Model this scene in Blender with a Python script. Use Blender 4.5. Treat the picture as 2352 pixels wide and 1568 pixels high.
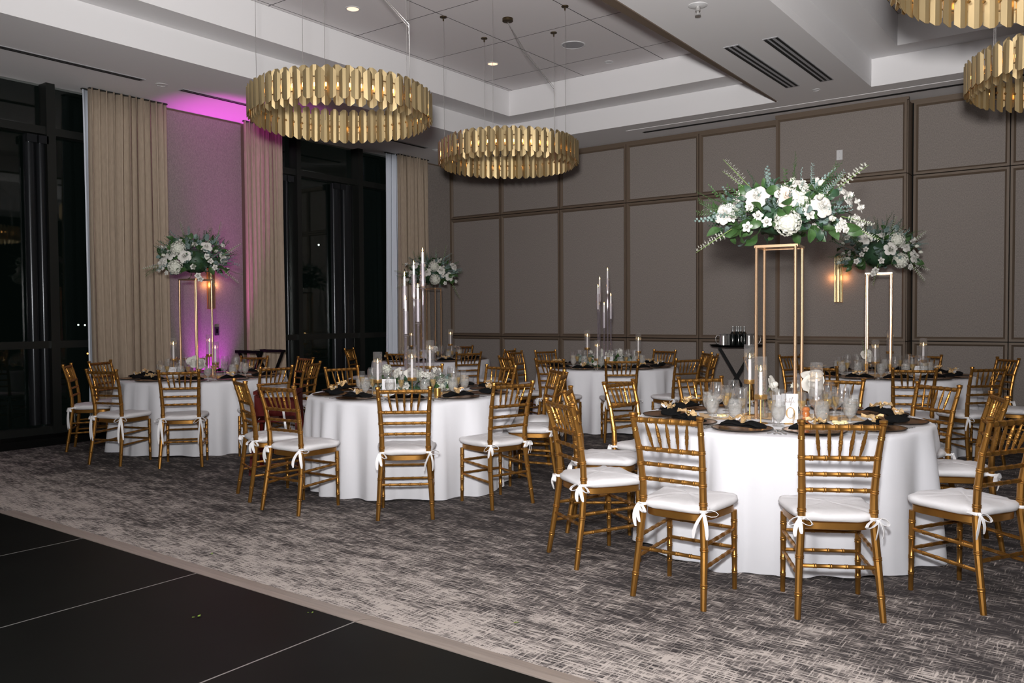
import bpy, math, random
from mathutils import Vector, Matrix
R = random.Random(7)
PI = math.pi
for o in list(bpy.data.objects): bpy.data.objects.remove(o)
SC = bpy.context.scene
COL = SC.collection

# ------------------------------------------------------------------ camera, world, lights, exposure
YAW, PITCH, ROLL, FPX = 0.63917, 0.030254, -0.0063654, 1927.26
cyw, syw = math.cos(YAW), math.sin(YAW)
fwd = Vector((-syw*math.cos(PITCH), cyw*math.cos(PITCH), -math.sin(PITCH)))
r0 = Vector((cyw, syw, 0)); u0 = r0.cross(fwd)
rgt = math.cos(ROLL)*r0 + math.sin(ROLL)*u0
upv = -math.sin(ROLL)*r0 + math.cos(ROLL)*u0
cam = bpy.data.cameras.new('camera'); cam.sensor_width = 36.0; cam.lens = FPX/2352*36.0
cam.clip_start = .05; cam.clip_end = 500
CAM = bpy.data.objects.new('camera', cam); COL.objects.link(CAM)
M = Matrix.Identity(4)
for i in range(3):
    M[i][0] = rgt[i]; M[i][1] = upv[i]; M[i][2] = -fwd[i]
M[0][3], M[1][3], M[2][3] = 0, 0, 1.43
CAM.matrix_world = M
SC.camera = CAM
W = bpy.data.worlds.new('night'); SC.world = W; W.use_nodes = True
W.node_tree.nodes['Background'].inputs[0].default_value = (.0012, .0022, .0018, 1)
W.node_tree.nodes['Background'].inputs[1].default_value = 1.0
SC.view_settings.view_transform = 'Standard'; SC.view_settings.look = 'None'
SC.view_settings.exposure = 0.0; SC.view_settings.gamma = 1.0; SC.view_settings.use_curve_mapping = False
SC.cycles.transparent_max_bounces = 40; SC.cycles.max_bounces = 8; SC.cycles.caustics_refractive = False
SC.cycles.sample_clamp_indirect = 4.0

def light(name, typ, loc, energy, col=(1, 1, 1), size=.1, sizey=None, aim=None, spot=None):
    l = bpy.data.lights.new(name, typ); l.energy = energy; l.color = col
    if typ == 'AREA':
        l.size = size
        if sizey: l.shape = 'RECTANGLE'; l.size_y = sizey
    else: l.shadow_soft_size = size
    if spot: l.spot_size = spot[0]; l.spot_blend = spot[1]
    o = bpy.data.objects.new(name, l); COL.objects.link(o); o.location = loc
    if aim: o.rotation_euler = (Vector(aim)-Vector(loc)).to_track_quat('-Z', 'Y').to_euler()
    return o
light('camera_flash', 'POINT', (-.02, 0, 1.70), 640, (1, .995, .995), .05)
light('bounce_flash', 'SPOT', (.1, -.3, 1.75), 2750, (1, .975, .955), .12, aim=(-3.6, 5.2, 5.6), spot=(1.9, 1.0))
light('fill_light', 'AREA', (1.5, -3.0, 3.7), 60, (1, .96, .93), 5, 2.5, aim=(-5, 6, 1.2))  # broad soft fill added behind the camera, not a fixture of the room
light('magenta_uplight_beam', 'SPOT', (-9.70, 6.98, .16), 560, (1, .06, .85), .05, aim=(-9.62, 6.98, 4.1), spot=(.62, .9))
light('magenta_wall_wash', 'SPOT', (-9.84, 6.66, .20), 150, (.85, .05, 1), .04, aim=(-10.15, 6.72, 1.0), spot=(1.0, 1.0))

# ------------------------------------------------------------------ materials
MATS = {}
def mat(name, col=(.8, .8, .8), rough=.5, metal=0., spec=.5, emis=None, es=0., noise=None, bump=None, sheen=0., aniso=0.):
    if name in MATS: return MATS[name]
    m = bpy.data.materials.new(name); m.use_nodes = True; nt = m.node_tree
    b = nt.nodes['Principled BSDF']
    b.inputs['Base Color'].default_value = (*col, 1); b.inputs['Roughness'].default_value = rough
    b.inputs['Metallic'].default_value = metal; b.inputs['Specular IOR Level'].default_value = spec
    if sheen: b.inputs['Sheen Weight'].default_value = sheen
    if aniso: b.inputs['Anisotropic'].default_value = aniso
    if emis: b.inputs['Emission Color'].default_value = (*emis, 1); b.inputs['Emission Strength'].default_value = es
    tc = None
    if noise or bump:
        tc = nt.nodes.new('ShaderNodeTexCoord')
    if noise:   # (scale, amount, stretch)
        sc_, am, st = noise
        mp = nt.nodes.new('ShaderNodeMapping'); mp.inputs['Scale'].default_value = st
        nt.links.new(tc.outputs['Object'], mp.inputs[0])
        n = nt.nodes.new('ShaderNodeTexNoise'); n.inputs['Scale'].default_value = sc_; n.inputs['Detail'].default_value = 3
        nt.links.new(mp.outputs[0], n.inputs['Vector'])
        rp = nt.nodes.new('ShaderNodeMapRange'); rp.inputs[1].default_value = .3; rp.inputs[2].default_value = .7
        rp.inputs[3].default_value = 1-am; rp.inputs[4].default_value = 1+am
        nt.links.new(n.outputs[0], rp.inputs[0])
        mx = nt.nodes.new('ShaderNodeVectorMath'); mx.operation = 'SCALE'; mx.inputs[0].default_value = col
        nt.links.new(rp.outputs[0], mx.inputs['Scale']); nt.links.new(mx.outputs[0], b.inputs['Base Color'])
    if bump:    # (scale, strength, distance)
        n = nt.nodes.new('ShaderNodeTexNoise'); n.inputs['Scale'].default_value = bump[0]; n.inputs['Detail'].default_value = 3
        nt.links.new(tc.outputs['Object'], n.inputs['Vector'])
        bp = nt.nodes.new('ShaderNodeBump'); bp.inputs['Strength'].default_value = bump[1]; bp.inputs['Distance'].default_value = bump[2]
        nt.links.new(n.outputs[0], bp.inputs['Height']); nt.links.new(bp.outputs[0], b.inputs['Normal'])
    MATS[name] = m
    return m
def thin(name, tint=(1, 1, 1), haze=0., hazecol=(.9, .9, .9), base=.06, rough=.02, edge=.3):
    """thin clear wall: transparent with a fresnel gloss, optionally a haze of condensation"""
    m = bpy.data.materials.new(name); m.use_nodes = True; nt = m.node_tree; nt.nodes.clear()
    out = nt.nodes.new('ShaderNodeOutputMaterial'); tr = nt.nodes.new('ShaderNodeBsdfTransparent')
    tr.inputs[0].default_value = (*tint, 1); le = nt.nodes.new('ShaderNodeLayerWeight'); le.inputs[0].default_value = .5
    pe = nt.nodes.new('ShaderNodeMath'); pe.operation = 'POWER'; pe.inputs[1].default_value = 5.0; nt.links.new(le.outputs['Facing'], pe.inputs[0])
    ce = nt.nodes.new('ShaderNodeMixRGB'); ce.inputs[1].default_value = (*tint, 1); ce.inputs[2].default_value = (tint[0]*edge, tint[1]*edge, tint[2]*edge, 1)
    nt.links.new(pe.outputs[0], ce.inputs[0]); nt.links.new(ce.outputs[0], tr.inputs[0])
    gl = nt.nodes.new('ShaderNodeBsdfGlossy'); gl.inputs['Roughness'].default_value = rough; gl.inputs[0].default_value = (1, 1, 1, 1)
    lw = nt.nodes.new('ShaderNodeLayerWeight'); lw.inputs[0].default_value = .5
    pw = nt.nodes.new('ShaderNodeMath'); pw.operation = 'POWER'; pw.inputs[1].default_value = 3.0
    nt.links.new(lw.outputs['Facing'], pw.inputs[0])
    ml = nt.nodes.new('ShaderNodeMapRange'); ml.inputs[3].default_value = base; ml.inputs[4].default_value = .75
    nt.links.new(pw.outputs[0], ml.inputs[0])
    mx = nt.nodes.new('ShaderNodeMixShader'); nt.links.new(ml.outputs[0], mx.inputs[0])
    nt.links.new(tr.outputs[0], mx.inputs[1]); nt.links.new(gl.outputs[0], mx.inputs[2])
    last = mx
    if haze:
        df = nt.nodes.new('ShaderNodeBsdfDiffuse'); df.inputs[0].default_value = (*hazecol, 1)
        m2 = nt.nodes.new('ShaderNodeMixShader'); nt.links.new(mx.outputs[0], m2.inputs[1]); nt.links.new(df.outputs[0], m2.inputs[2])
        nz = nt.nodes.new('ShaderNodeTexNoise'); nz.inputs['Scale'].default_value = 90
        tc = nt.nodes.new('ShaderNodeTexCoord'); nt.links.new(tc.outputs['Object'], nz.inputs['Vector'])
        mr = nt.nodes.new('ShaderNodeMapRange'); mr.inputs[1].default_value = .3; mr.inputs[2].default_value = .7
        mr.inputs[3].default_value = haze*.6; mr.inputs[4].default_value = haze*1.4
        nt.links.new(nz.outputs[0], mr.inputs[0]); nt.links.new(mr.outputs[0], m2.inputs[0]); last = m2
    nt.links.new(last.outputs[0], out.inputs[0])
    MATS[name] = m
    return m
GOLD = mat('chair_gold_paint', (.36, .175, .040), .32, .82, bump=(60, .12, .002), noise=(9, .14, (1, 1, 1)))
WHITE = mat('white_cushion_cotton', (.68, .67, .685), .85, bump=(18, .35, .01))
RIBBON = mat('white_ribbon', (.86, .85, .86), .8)
CLOTH = mat('tablecloth_polyester', (.66, .66, .695), .75, bump=(5, .12, .02), sheen=.15)
CEIL = mat('ceiling_paint', (.74, .73, .74), .9)
TILE = mat('ceiling_panel_paint', (.70, .67, .68), .9)
FABRIC = mat('wall_fabric', (.234, .205, .187), .95, noise=(160, .22, (1, 1, .35)), bump=(300, .25, .002))
TRIM = mat('wall_trim_bronze', (.135, .098, .070), .55, .1)
CURTAIN = mat('curtain_linen', (.36, .285, .215), .9, noise=(60, .08, (1, 1, .2)))
SHEER = mat('sheer_white', (.62, .66, .74), .9)
BLACKMETAL = mat('mullion_metal', (.028, .03, .028), .34, .6)
SATIN = mat('door_stile_satin', (.022, .024, .027), .22, .5, .3)
BLACK = mat('black_paint', (.004, .004, .004), .5, spec=.07)
DFLOOR = mat('dance_floor_black', (.0045, .005, .0042), .45, spec=.13, bump=(200, .05, .001), noise=(3, .2, (1, 1, 1)))
SEAM = mat('aluminium_seam', (.50, .49, .47), .4, .7)
RAMP = mat('brushed_ramp', (.40, .34, .30), .5, .35, noise=(4, .10, (1, 14, 1)))
BRASS = mat('brushed_brass', (.45, .345, .185), .36, .88, noise=(40, .08, (1, 1, .05)))
SHINY = mat('polished_gold', (.80, .53, .33), .27, .88)
STICK = mat('candlestick_brass', (.66, .40, .15), .28, .9)
DARKBR = mat('dark_bronze', (.09, .065, .035), .35, .8)
BULB = mat('warm_led', (1, .6, .2), .5, emis=(1, .48, .12), es=11)
LAMPM = mat('recessed_lamp', (1, .7, .5), .5, emis=(1, .55, .36), es=1.7)
SCONCE = mat('sconce_glow', (1, .5, .2), .5, emis=(1, .42, .14), es=2)
FLAME = mat('candle_flame', (1, .7, .3), .5, emis=(1, .62, .22), es=14)
WAX = mat('candle_wax', (.86, .85, .88), .5, emis=(1, .8, .6), es=.03)
PETAL = mat('petal_white', (.60, .585, .545), .7)
BLUSH = mat('petal_blush', (.68, .59, .52), .7)
CREAM = mat('floret_white', (.56, .565, .495), .75)
LEAFG = mat('leaf_green', (.035, .082, .022), .45, noise=(25, .3, (1, 1, 1)))
LEAFD = mat('leaf_dark', (.022, .06, .028), .5, noise=(25, .3, (1, 1, 1)))
EUCA = mat('eucalyptus_leaf', (.14, .20, .185), .6, noise=(20, .2, (1, 1, 1)))
STEMG = mat('stem_green', (.12, .20, .05), .6)
NAPK = mat('napkin_black', (.005, .0055, .006), .85, spec=.12, bump=(40, .3, .004))
CHARG = mat('charger_bronze', (.42, .20, .08), .22, .85)
CHARGR = mat('charger_rim', (.03, .025, .02), .3, .5)
DRIED = mat('dried_leaf_gold', (.62, .43, .22), .6, .15, noise=(30, .25, (1, 1, 1)))
STEEL = mat('stainless_steel', (.60, .59, .58), .24, .82)
PAPER = mat('card_white', (.66, .66, .68), .7)
GOLDINK = mat('gold_ink', (.55, .36, .16), .4, .4)
GREYINK = mat('grey_ink', (.42, .38, .36), .6)
PLASTIC = mat('white_plastic', (.62, .62, .63), .5)
GRILLE = mat('speaker_grille', (.36, .36, .38), .8)
SLOT = mat('slot_black', (.004, .004, .004), .9)
REDW = mat('dark_red_wood', (.07, .003, .0015), .45, spec=.12)
WOODM = mat('pepper_mill_wood', (.42, .13, .03), .3)
RUN = mat('champagne_gauze', (.66, .46, .26), .8)
BUTTER = mat('butter', (.85, .75, .42), .6)
PORC = mat('porcelain', (.82, .81, .80), .25)
TINM = mat('gold_tin', (.75, .46, .14), .3, .9)
LABELB = mat('black_label', (.01, .01, .01), .5)
BOTTLE = mat('dark_bottle', (.006, .008, .008), .12)
FOIL = mat('silver_foil', (.55, .56, .55), .35, .7)
GLASS = thin('thin_glass', (.97, .97, .97), base=.10, haze=.03, rough=.04)
CHIM = thin('ribbed_glass', (.93, .92, .92), base=.08, haze=.05)
FROST = thin('condensation_glass', (.94, .94, .935), haze=.12, hazecol=(.80, .80, .78))
WATERM = thin('iced_water', (.92, .92, .915), haze=.13, hazecol=(.82, .80, .76), base=.03)
CHAMP = thin('champagne', (.93, .80, .48), haze=.12, hazecol=(.85, .68, .35), base=.03)
ACRYL = thin('clear_acrylic', (.93, .91, .94), base=.2, haze=.05, hazecol=(.85, .80, .85))
WINGL = thin('window_glass', (.9, .92, .91), base=.035)
AMBER = thin('amber_glass', (.9, .6, .2), haze=.3, hazecol=(.9, .6, .15))

def carpet():
    m = bpy.data.materials.new('woven_carpet'); m.use_nodes = True; nt = m.node_tree; b = nt.nodes['Principled BSDF']
    N = nt.nodes.new; L = nt.links.new
    tc = N('ShaderNodeTexCoord')
    def nz(sx, sy, sc_, det=2):
        mp = N('ShaderNodeMapping'); mp.inputs['Scale'].default_value = (sx, sy, 1); L(tc.outputs['Object'], mp.inputs[0])
        n = N('ShaderNodeTexNoise'); n.inputs['Scale'].default_value = sc_; n.inputs['Detail'].default_value = det; L(mp.outputs[0], n.inputs['Vector'])
        return n.outputs[0]
    def ma(op, a, b_):
        n = N('ShaderNodeMath'); n.operation = op
        for i, x in enumerate((a, b_)):
            if isinstance(x, (int, float)): n.inputs[i].default_value = x
            else: L(x, n.inputs[i])
        return n.outputs[0]
    a = nz(10, 108, 1, 3); c = nz(108, 10, 1, 3); big = nz(1, 1.3, .8, 3); mid = nz(1, 3, 3.0, 3)
    sep = N('ShaderNodeSeparateXYZ'); L(tc.outputs['Object'], sep.inputs[0])
    om = N('ShaderNodeMapRange'); om.inputs[1].default_value = 2.7; om.inputs[2].default_value = 4.5; om.inputs[3].default_value = .135; om.inputs[4].default_value = -.06
    L(ma('ADD', sep.outputs[1], ma('MULTIPLY', ma('SUBTRACT', big, .5), 2.2)), om.inputs[0])      # the carpet's own light and dark bands
    thr = ma('ADD', om.outputs[0], ma('MULTIPLY', ma('SUBTRACT', mid, .5), .42))
    m1 = ma('MULTIPLY', ma('SUBTRACT', a, .5), 1.15); m2 = ma('SUBTRACT', ma('MULTIPLY', ma('SUBTRACT', c, .5), 1.15), .05)
    s = ma('MAXIMUM', m1, m2)
    v = ma('ADD', ma('ADD', s, thr), .42)
    rp = N('ShaderNodeValToRGB'); L(v, rp.inputs[0])
    e = rp.color_ramp.elements; e[0].position = .38; e[0].color = (.045, .040, .041, 1); e[1].position = .60; e[1].color = (.50, .445, .41, 1)
    e2 = rp.color_ramp.elements.new(.49); e2.color = (.17, .15, .142, 1)
    L(rp.outputs[0], b.inputs['Base Color']); b.inputs['Roughness'].default_value = .95
    b.inputs['Specular IOR Level'].default_value = .15
    bp = N('ShaderNodeBump'); bp.inputs['Strength'].default_value = .5; bp.inputs['Distance'].default_value = .004
    L(v, bp.inputs['Height']); L(bp.outputs[0], b.inputs['Normal'])
    return m
CARPET = carpet()

# ------------------------------------------------------------------ geometry helpers
class G:
    def __init__(s): s.v = []; s.f = []; s.m = []
    def add(s, vs, fs, mi=0):
        n = len(s.v); s.v += [tuple(p) for p in vs]
        for f in fs: s.f.append(tuple(i+n for i in f)); s.m.append(mi)
        return s
    def box(s, x0, x1, y0, y1, z0, z1, mi=0):
        vs = [(x, y, z) for z in (z0, z1) for y in (y0, y1) for x in (x0, x1)]
        return s.add(vs, [(0, 2, 3, 1), (4, 5, 7, 6), (0, 1, 5, 4), (2, 6, 7, 3), (0, 4, 6, 2), (1, 3, 7, 5)], mi)
    def obox(s, c, ax, ay, az, mi=0):
        c, ax, ay, az = map(Vector, (c, ax, ay, az))
        vs = [c+ax*i+ay*j+az*k for k in (-1, 1) for j in (-1, 1) for i in (-1, 1)]
        return s.add(vs, [(0, 2, 3, 1), (4, 5, 7, 6), (0, 1, 5, 4), (2, 6, 7, 3), (0, 4, 6, 2), (1, 3, 7, 5)], mi)
    def bar(s, p, q, w, t, up=(0, 0, 1), mi=0):
        p, q = Vector(p), Vector(q); d = (q-p).normalized(); u = Vector(up)
        a = d.cross(u)
        a = a.normalized() if a.length > 1e-4 else Vector((1, 0, 0))
        b_ = a.cross(d).normalized()
        return s.obox((p+q)/2, (q-p)/2, a*w/2, b_*t/2, mi)
    def tube(s, pts, rad, seg=8, cap=True, mi=0, flat=1.0):
        pts = [Vector(p) for p in pts]; n = len(pts)
        if isinstance(rad, (int, float)): rad = [rad]*n
        d0 = (pts[1]-pts[0]).normalized()
        a = d0.cross(Vector((0, 0, 1)))
        if a.length < .05: a = d0.cross(Vector((0, 1, 0)))
        a.normalize(); vs = []
        for i in range(n):
            d = (pts[min(i+1, n-1)]-pts[max(i-1, 0)]).normalized()
            a = (a-d*a.dot(d)).normalized(); b_ = d.cross(a)
            for k in range(seg):
                t = 2*PI*k/seg
                vs.append(pts[i]+(a*math.cos(t)+b_*math.sin(t)*flat)*rad[i])
        fs = [(i*seg+k, i*seg+(k+1) % seg, (i+1)*seg+(k+1) % seg, (i+1)*seg+k) for i in range(n-1) for k in range(seg)]
        if cap: fs += [tuple(range(seg))[::-1], tuple((n-1)*seg+k for k in range(seg))]
        return s.add(vs, fs, mi)
    def lathe(s, prof, seg=20, c=(0, 0, 0), mi=0, cap0=False, cap1=False, wob=None):
        vs = []
        for r, z in prof:
            for k in range(seg):
                t = 2*PI*k/seg; rr = r if wob is None else wob(r, z, t)
                vs.append((c[0]+rr*math.cos(t), c[1]+rr*math.sin(t), c[2]+z))
        n = len(prof)
        fs = [(i*seg+k, i*seg+(k+1) % seg, (i+1)*seg+(k+1) % seg, (i+1)*seg+k) for i in range(n-1) for k in range(seg)]
        if cap0: fs.append(tuple(range(seg))[::-1])
        if cap1: fs.append(tuple((n-1)*seg+k for k in range(seg)))
        return s.add(vs, fs, mi)
    def grid(s, fn, nu, nv, mi=0, closeu=False):
        vs = [fn(i/(nu if closeu else nu-1), j/(nv-1)) for j in range(nv) for i in range(nu)]
        fs = []
        for j in range(nv-1):
            for i in range(nu if closeu else nu-1):
                i2 = (i+1) % nu
                fs.append((j*nu+i, j*nu+i2, (j+1)*nu+i2, (j+1)*nu+i))
        return s.add(vs, fs, mi)
    def ball(s, c, r, seg=8, rings=6, mi=0, sc=(1, 1, 1)):
        return s.grid(lambda u, v: (c[0]+sc[0]*r*math.sin(PI*v)*math.cos(2*PI*u), c[1]+sc[1]*r*math.sin(PI*v)*math.sin(2*PI*u), c[2]-sc[2]*r*math.cos(PI*v)), seg, rings, mi, True)
    def ribbon(s, pts, w, side, th=.0012, mi=0):
        pts = [Vector(p) for p in pts]; sd = Vector(side).normalized(); n = len(pts); vs = []
        for i, p in enumerate(pts):
            d = (pts[min(i+1, n-1)]-pts[max(i-1, 0)]).normalized(); nn = d.cross(sd).normalized()
            ww = w[i] if isinstance(w, (list, tuple)) else w
            for a, b_ in ((-1, -1), (1, -1), (1, 1), (-1, 1)): vs.append(p+sd*a*ww/2+nn*b_*th)
        fs = [(i*4+k, i*4+(k+1) % 4, i*4+4+(k+1) % 4, i*4+4+k) for i in range(n-1) for k in range(4)]
        fs += [(3, 2, 1, 0), tuple((n-1)*4+k for k in range(4))]
        return s.add(vs, fs, mi)
    def xf(s, mtx):
        s.v = [tuple(mtx @ Vector(p)) for p in s.v]; return s
    def mesh(s, name, mats, smooth=35):
        me = bpy.data.meshes.new(name); me.from_pydata(s.v, [], s.f)
        for m in (mats if isinstance(mats, (list, tuple)) else [mats]): me.materials.append(m)
        if len(me.materials) > 1: me.polygons.foreach_set('material_index', s.m)
        if smooth:
            me.polygons.foreach_set('use_smooth', [True]*len(s.f))
            try: me.set_sharp_from_angle(angle=math.radians(smooth))
            except Exception: pass
        me.update(); return me
def ob(name, me, parent=None, loc=(0, 0, 0), rot=(0, 0, 0), label=None, scale=None):
    o = bpy.data.objects.new(name, me); COL.objects.link(o); o.location = loc; o.rotation_euler = rot
    if scale: o.scale = scale if isinstance(scale, (tuple, list)) else (scale,)*3
    if parent is not None: o.parent = parent
    if label: o['label'] = label
    return o
def tag(o, label, cat, group=None):
    o['label'] = label; o['category'] = cat
    if group: o['group'] = group
    return o
def thing(name, label, cat, loc=(0, 0, 0), rz=0, group=None):
    o = ob(name, None, None, loc, (0, 0, rz)); o.empty_display_size = .1
    return tag(o, label, cat, group)
def struct(name, me, parent=None, **k):
    o = ob(name, me, parent, **k)
    if parent is None: o['kind'] = 'structure'
    return o
def sgroup(name):
    o = ob(name, None); o['kind'] = 'structure'; return o

# ------------------------------------------------------------------ room shell
XL, YB, ZC = -10.15, 11.81, 4.17
XR, YF = 3.6, -3.2
g = G(); g.add([(XL-.4, YF, 0), (XR, YF, 0), (XR, YB+.3, 0), (XL-.4, YB+.3, 0)], [(0, 1, 2, 3)])
struct('floor', g.mesh('floor', CARPET, 0))
# back wall: dark backing, framed fabric panels as parts
wb = struct('wall_back', G().box(XL-.3, XR, YB+.03, YB+.2, 0, 4.4).mesh('wall_backing', BLACK, 0))
def framed_panel(parent, x0, x1, z0, z1, y, gap=.006, w=.05, d=.035):
    x0 += gap; x1 -= gap; z0 += gap; z1 -= gap
    g = G().box(x0+w, x1-w, y-.004, y+.03, z0+w, z1-w)
    p = ob('wall_panel', g.mesh('fabric_panel', FABRIC, 0), parent)
    f = G()
    def trimbar(a, b_, c, d_):  # outer quad a-b, inner quad d-c ; bevelled profile rising to the room
        o = y-d
        f.add([(a[0], y+.03, a[1]), (b_[0], y+.03, b_[1]), (b_[0], o, b_[1]), (a[0], o, a[1])], [(0, 1, 2, 3)])
        m1 = ((a[0]*.45+d_[0]*.55), (a[1]*.45+d_[1]*.55)); m2 = ((b_[0]*.45+c[0]*.55), (b_[1]*.45+c[1]*.55))
        f.add([(a[0], o, a[1]), (b_[0], o, b_[1]), (m2[0], o, m2[1]), (m1[0], o, m1[1])], [(0, 1, 2, 3)])
        f.add([(m1[0], o, m1[1]), (m2[0], o, m2[1]), (c[0], y-.006, c[1]), (d_[0], y-.006, d_[1])], [(0, 1, 2, 3)])
    O = [(x0, z0), (x1, z0), (x1, z1), (x0, z1)]; I = [(x0+w, z0+w), (x1-w, z0+w), (x1-w, z1-w), (x0+w, z1-w)]
    for i in range(4):
        j = (i+1) % 4; trimbar(O[i], O[j], I[j], I[i])
    ob('panel_frame', f.mesh('panel_frame', TRIM, 0), p)
rows = [(.10, 1.075), (1.075, 3.205), (3.205, 4.13)]
colsL = [-10.15, -8.99, -7.75, -6.49, -5.26, -4.02]
colsR = [-2.32, -1.24, -.15, .95, 2.05, 3.15]
for cols in (colsL, colsR):
    for i in range(len(cols)-1):
        for z0, z1 in rows: framed_panel(wb, cols[i], cols[i+1], z0, z1, YB)
YP = 11.56
for z0, z1 in rows: framed_panel(wb, -4.02, -2.34, z0, z1, YP)
g = G().box(-4.0, -2.36, YP+.03, YB+.05, 0, 4.13); ob('bump_out_core', g.mesh('bump_out_core', TRIM, 0), wb)
for z0, z1 in rows:
    ob('side_panel', G().box(-2.36, -2.335, YP, YB, z0+.006, z1-.006).mesh('side_panel', TRIM, 0), wb)
struct('baseboard_back', G().box(XL, -4.02, YB-.03, YB+.05, 0, .10).box(-4.02, -2.34, YP-.03, YP+.05, 0, .10).box(-2.34, XR, YB-.03, YB+.05, 0, .10).mesh('baseboard_back', BLACK, 0))
struct('trim_1', G().box(XL, XR, YB-.01, YB+.05, 4.13, 4.18).box(-4.03, -2.33, YP-.01, YP+.05, 4.13, 4.18).mesh('trim_cornice', TRIM, 0))
# left wall: two wall bays with fabric, windows between
wl = sgroup('wall_left')
for y0, y1 in ((5.85, 7.45), (10.85, 11.81)):
    ob('wall_bay', G().box(XL-.25, XL-.02, y0, y1, 0, ZC).mesh('wall_bay', TRIM, 0), wl)
ob('wall_panel', G().box(XL-.03, XL+.004, 6.02, 7.28, .12, 4.14).mesh('wall_fabric_panel', FABRIC, 0), wl)
ob('wall_panel', G().box(XL-.03, XL+.004, 11.02, 11.78, .12, 4.14).mesh('wall_fabric_panel', FABRIC, 0), wl)
ob('corner_trim', G().box(XL-.03, XL+.012, 11.76, 11.82, 0, 4.17).mesh('corner_trim', TRIM, 0), wl)
struct('baseboard_left', G().box(XL-.3, XL+.33, YF, 5.6, 0, .085).box(XL-.3, XL+.2, 7.6, 10.9, 0, .085).box(XL-.3, XL+.03, 5.6, 7.6, 0, .1).mesh('baseboard_left', BLACK, 0))
def window(n, y0, y1, mulls, stiles):
    w = sgroup('window_%d' % n)
    ob('glass_pane', G().box(XL-.17, XL-.16, y0, y1, .09, ZC).mesh('glass_pane', WINGL, 0), w)
    for a, b_ in mulls: ob('mullion', G().box(XL-.2, XL-.02, a, b_, .085, ZC).mesh('mullion', BLACKMETAL, 0), w)
    for z, h in ((3.62, .09), (1.13, .085), (.12, .1)):
        ob('transom', G().box(XL-.18, XL-.05, y0, y1, z-h/2, z+h/2).mesh('transom', BLACKMETAL, 0), w)
    for a, b_ in stiles:
        c = (a+b_)/2; hw = (b_-a)/2
        g = G().grid(lambda u, v: (XL-.10+.05*math.sin(PI*u), c-hw*math.cos(PI*u), .2+v*3.35), 13, 2)
        g.box(XL-.13, XL-.10, a, b_, .2, 3.55)
        s = ob('door_stile', g.mesh('door_stile', SATIN, 50), w)
    for y in [s_[0] for s_ in stiles][::2] if stiles else []:
        for dy in (.0, .13):
            ob('door_hinge', G().box(XL-.06, XL-.02, y+dy, y+dy+.11, 3.46, 3.55).mesh('door_hinge', SATIN, 0), w)
    return w
window(1, 1.2, 5.85, [(4.66, 4.76), (2.3, 2.4)], [(4.44, 4.555), (4.565, 4.67)])
window(2, 7.45, 10.85, [(9.53, 9.63), (8.28, 8.36)], [(9.02, 9.21), (9.24, 9.45), (7.98, 8.06), (8.09, 8.16)])
# ceiling: soffits, two coffers with panelled tops, and the beam between
cg = G()
def coffer(x0, x1, y1, steps, lip=0):
    """risers and shelves of a coffer whose outline at z=ZC is x0..x1, YF..y1; steps: (inset, z0, z1)"""
    prev = 0
    for k, (ins, za, zb) in enumerate(steps):
        a, b_, c = x0+ins, x1-ins, y1-ins
        cg.add([(a, YF, za), (a, c, za), (a, c, zb), (a, YF, zb)], [(0, 1, 2, 3)])
        cg.add([(b_, YF, za), (b_, c, za), (b_, c, zb), (b_, YF, zb)], [(3, 2, 1, 0)])
        cg.add([(a, c, za), (b_, c, za), (b_, c, zb), (a, c, zb)], [(0, 1, 2, 3)])
        if k+1 < len(steps):
            i2 = steps[k+1][0]; A, B, C_ = x0+i2, x1-i2, y1-i2
            cg.add([(a, YF, zb), (A, YF, zb), (A, C_, zb), (a, c, zb)], [(0, 1, 2, 3)])
            cg.add([(b_, YF, zb), (B, YF, zb), (B, C_, zb), (b_, c, zb)], [(3, 2, 1, 0)])
            cg.add([(a, c, zb), (A, C_, zb), (B, C_, zb), (b_, c, zb)], [(0, 1, 2, 3)])
T1X0, T1X1, TY = -8.18, -3.74, 10.81
T2X0, T2X1 = -2.60, 2.2
coffer(T1X0, T1X1, TY, [(0, ZC, 4.48), (.46, 4.48, 4.86)])
coffer(T2X0, T2X1, TY, [(0, ZC, 4.245), (.001, 4.245, 4.5), (.37, 4.5, 4.86)])
for a, b_ in ((XL-.25, T1X0), (T1X1, T2X0), (T2X1, XR)):
    cg.add([(a, YF, ZC), (b_, YF, ZC), (b_, TY, ZC), (a, TY, ZC)], [(3, 2, 1, 0)])
cg.add([(XL-.25, TY, ZC), (XR, TY, ZC), (XR, YB+.1, ZC), (XL-.25, YB+.1, ZC)], [(3, 2, 1, 0)])
ceil = struct('ceiling', cg.mesh('ceiling', CEIL, 0))
def tiles(x0, x1, y0, y1, xs, ys):
    X = [x0]+[x for x in xs if x0 < x < x1]+[x1]; Y = [y0]+sorted(y for y in ys if y0 < y < y1)+[y1]
    ob('panel_backing', G().box(x0-.05, x1+.05, y0, y1+.05, 4.864, 4.89).mesh('panel_backing', SLOT, 0), ceil)
    for i in range(len(X)-1):
        for j in range(len(Y)-1):
            ob('ceiling_panel', G().box(X[i]+.005, X[i+1]-.005, Y[j]+.005, Y[j+1]-.005, 4.86, 4.874).mesh('ceiling_panel', [TILE, SLOT], 0), ceil)
            for pl in bpy.data.objects[COL.objects[-1].name].data.polygons: pl.material_index = 0 if abs(pl.normal.z) > .5 else 1
ys = [9.73-1.27*i for i in range(11)]
tiles(-7.72, -4.20, YF, 10.35, [-7.66, -6.385, -5.13], ys)
tiles(-2.23, 1.83, YF, 10.44, [-1.3, -.03, 1.24], ys)
g = G()
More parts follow.
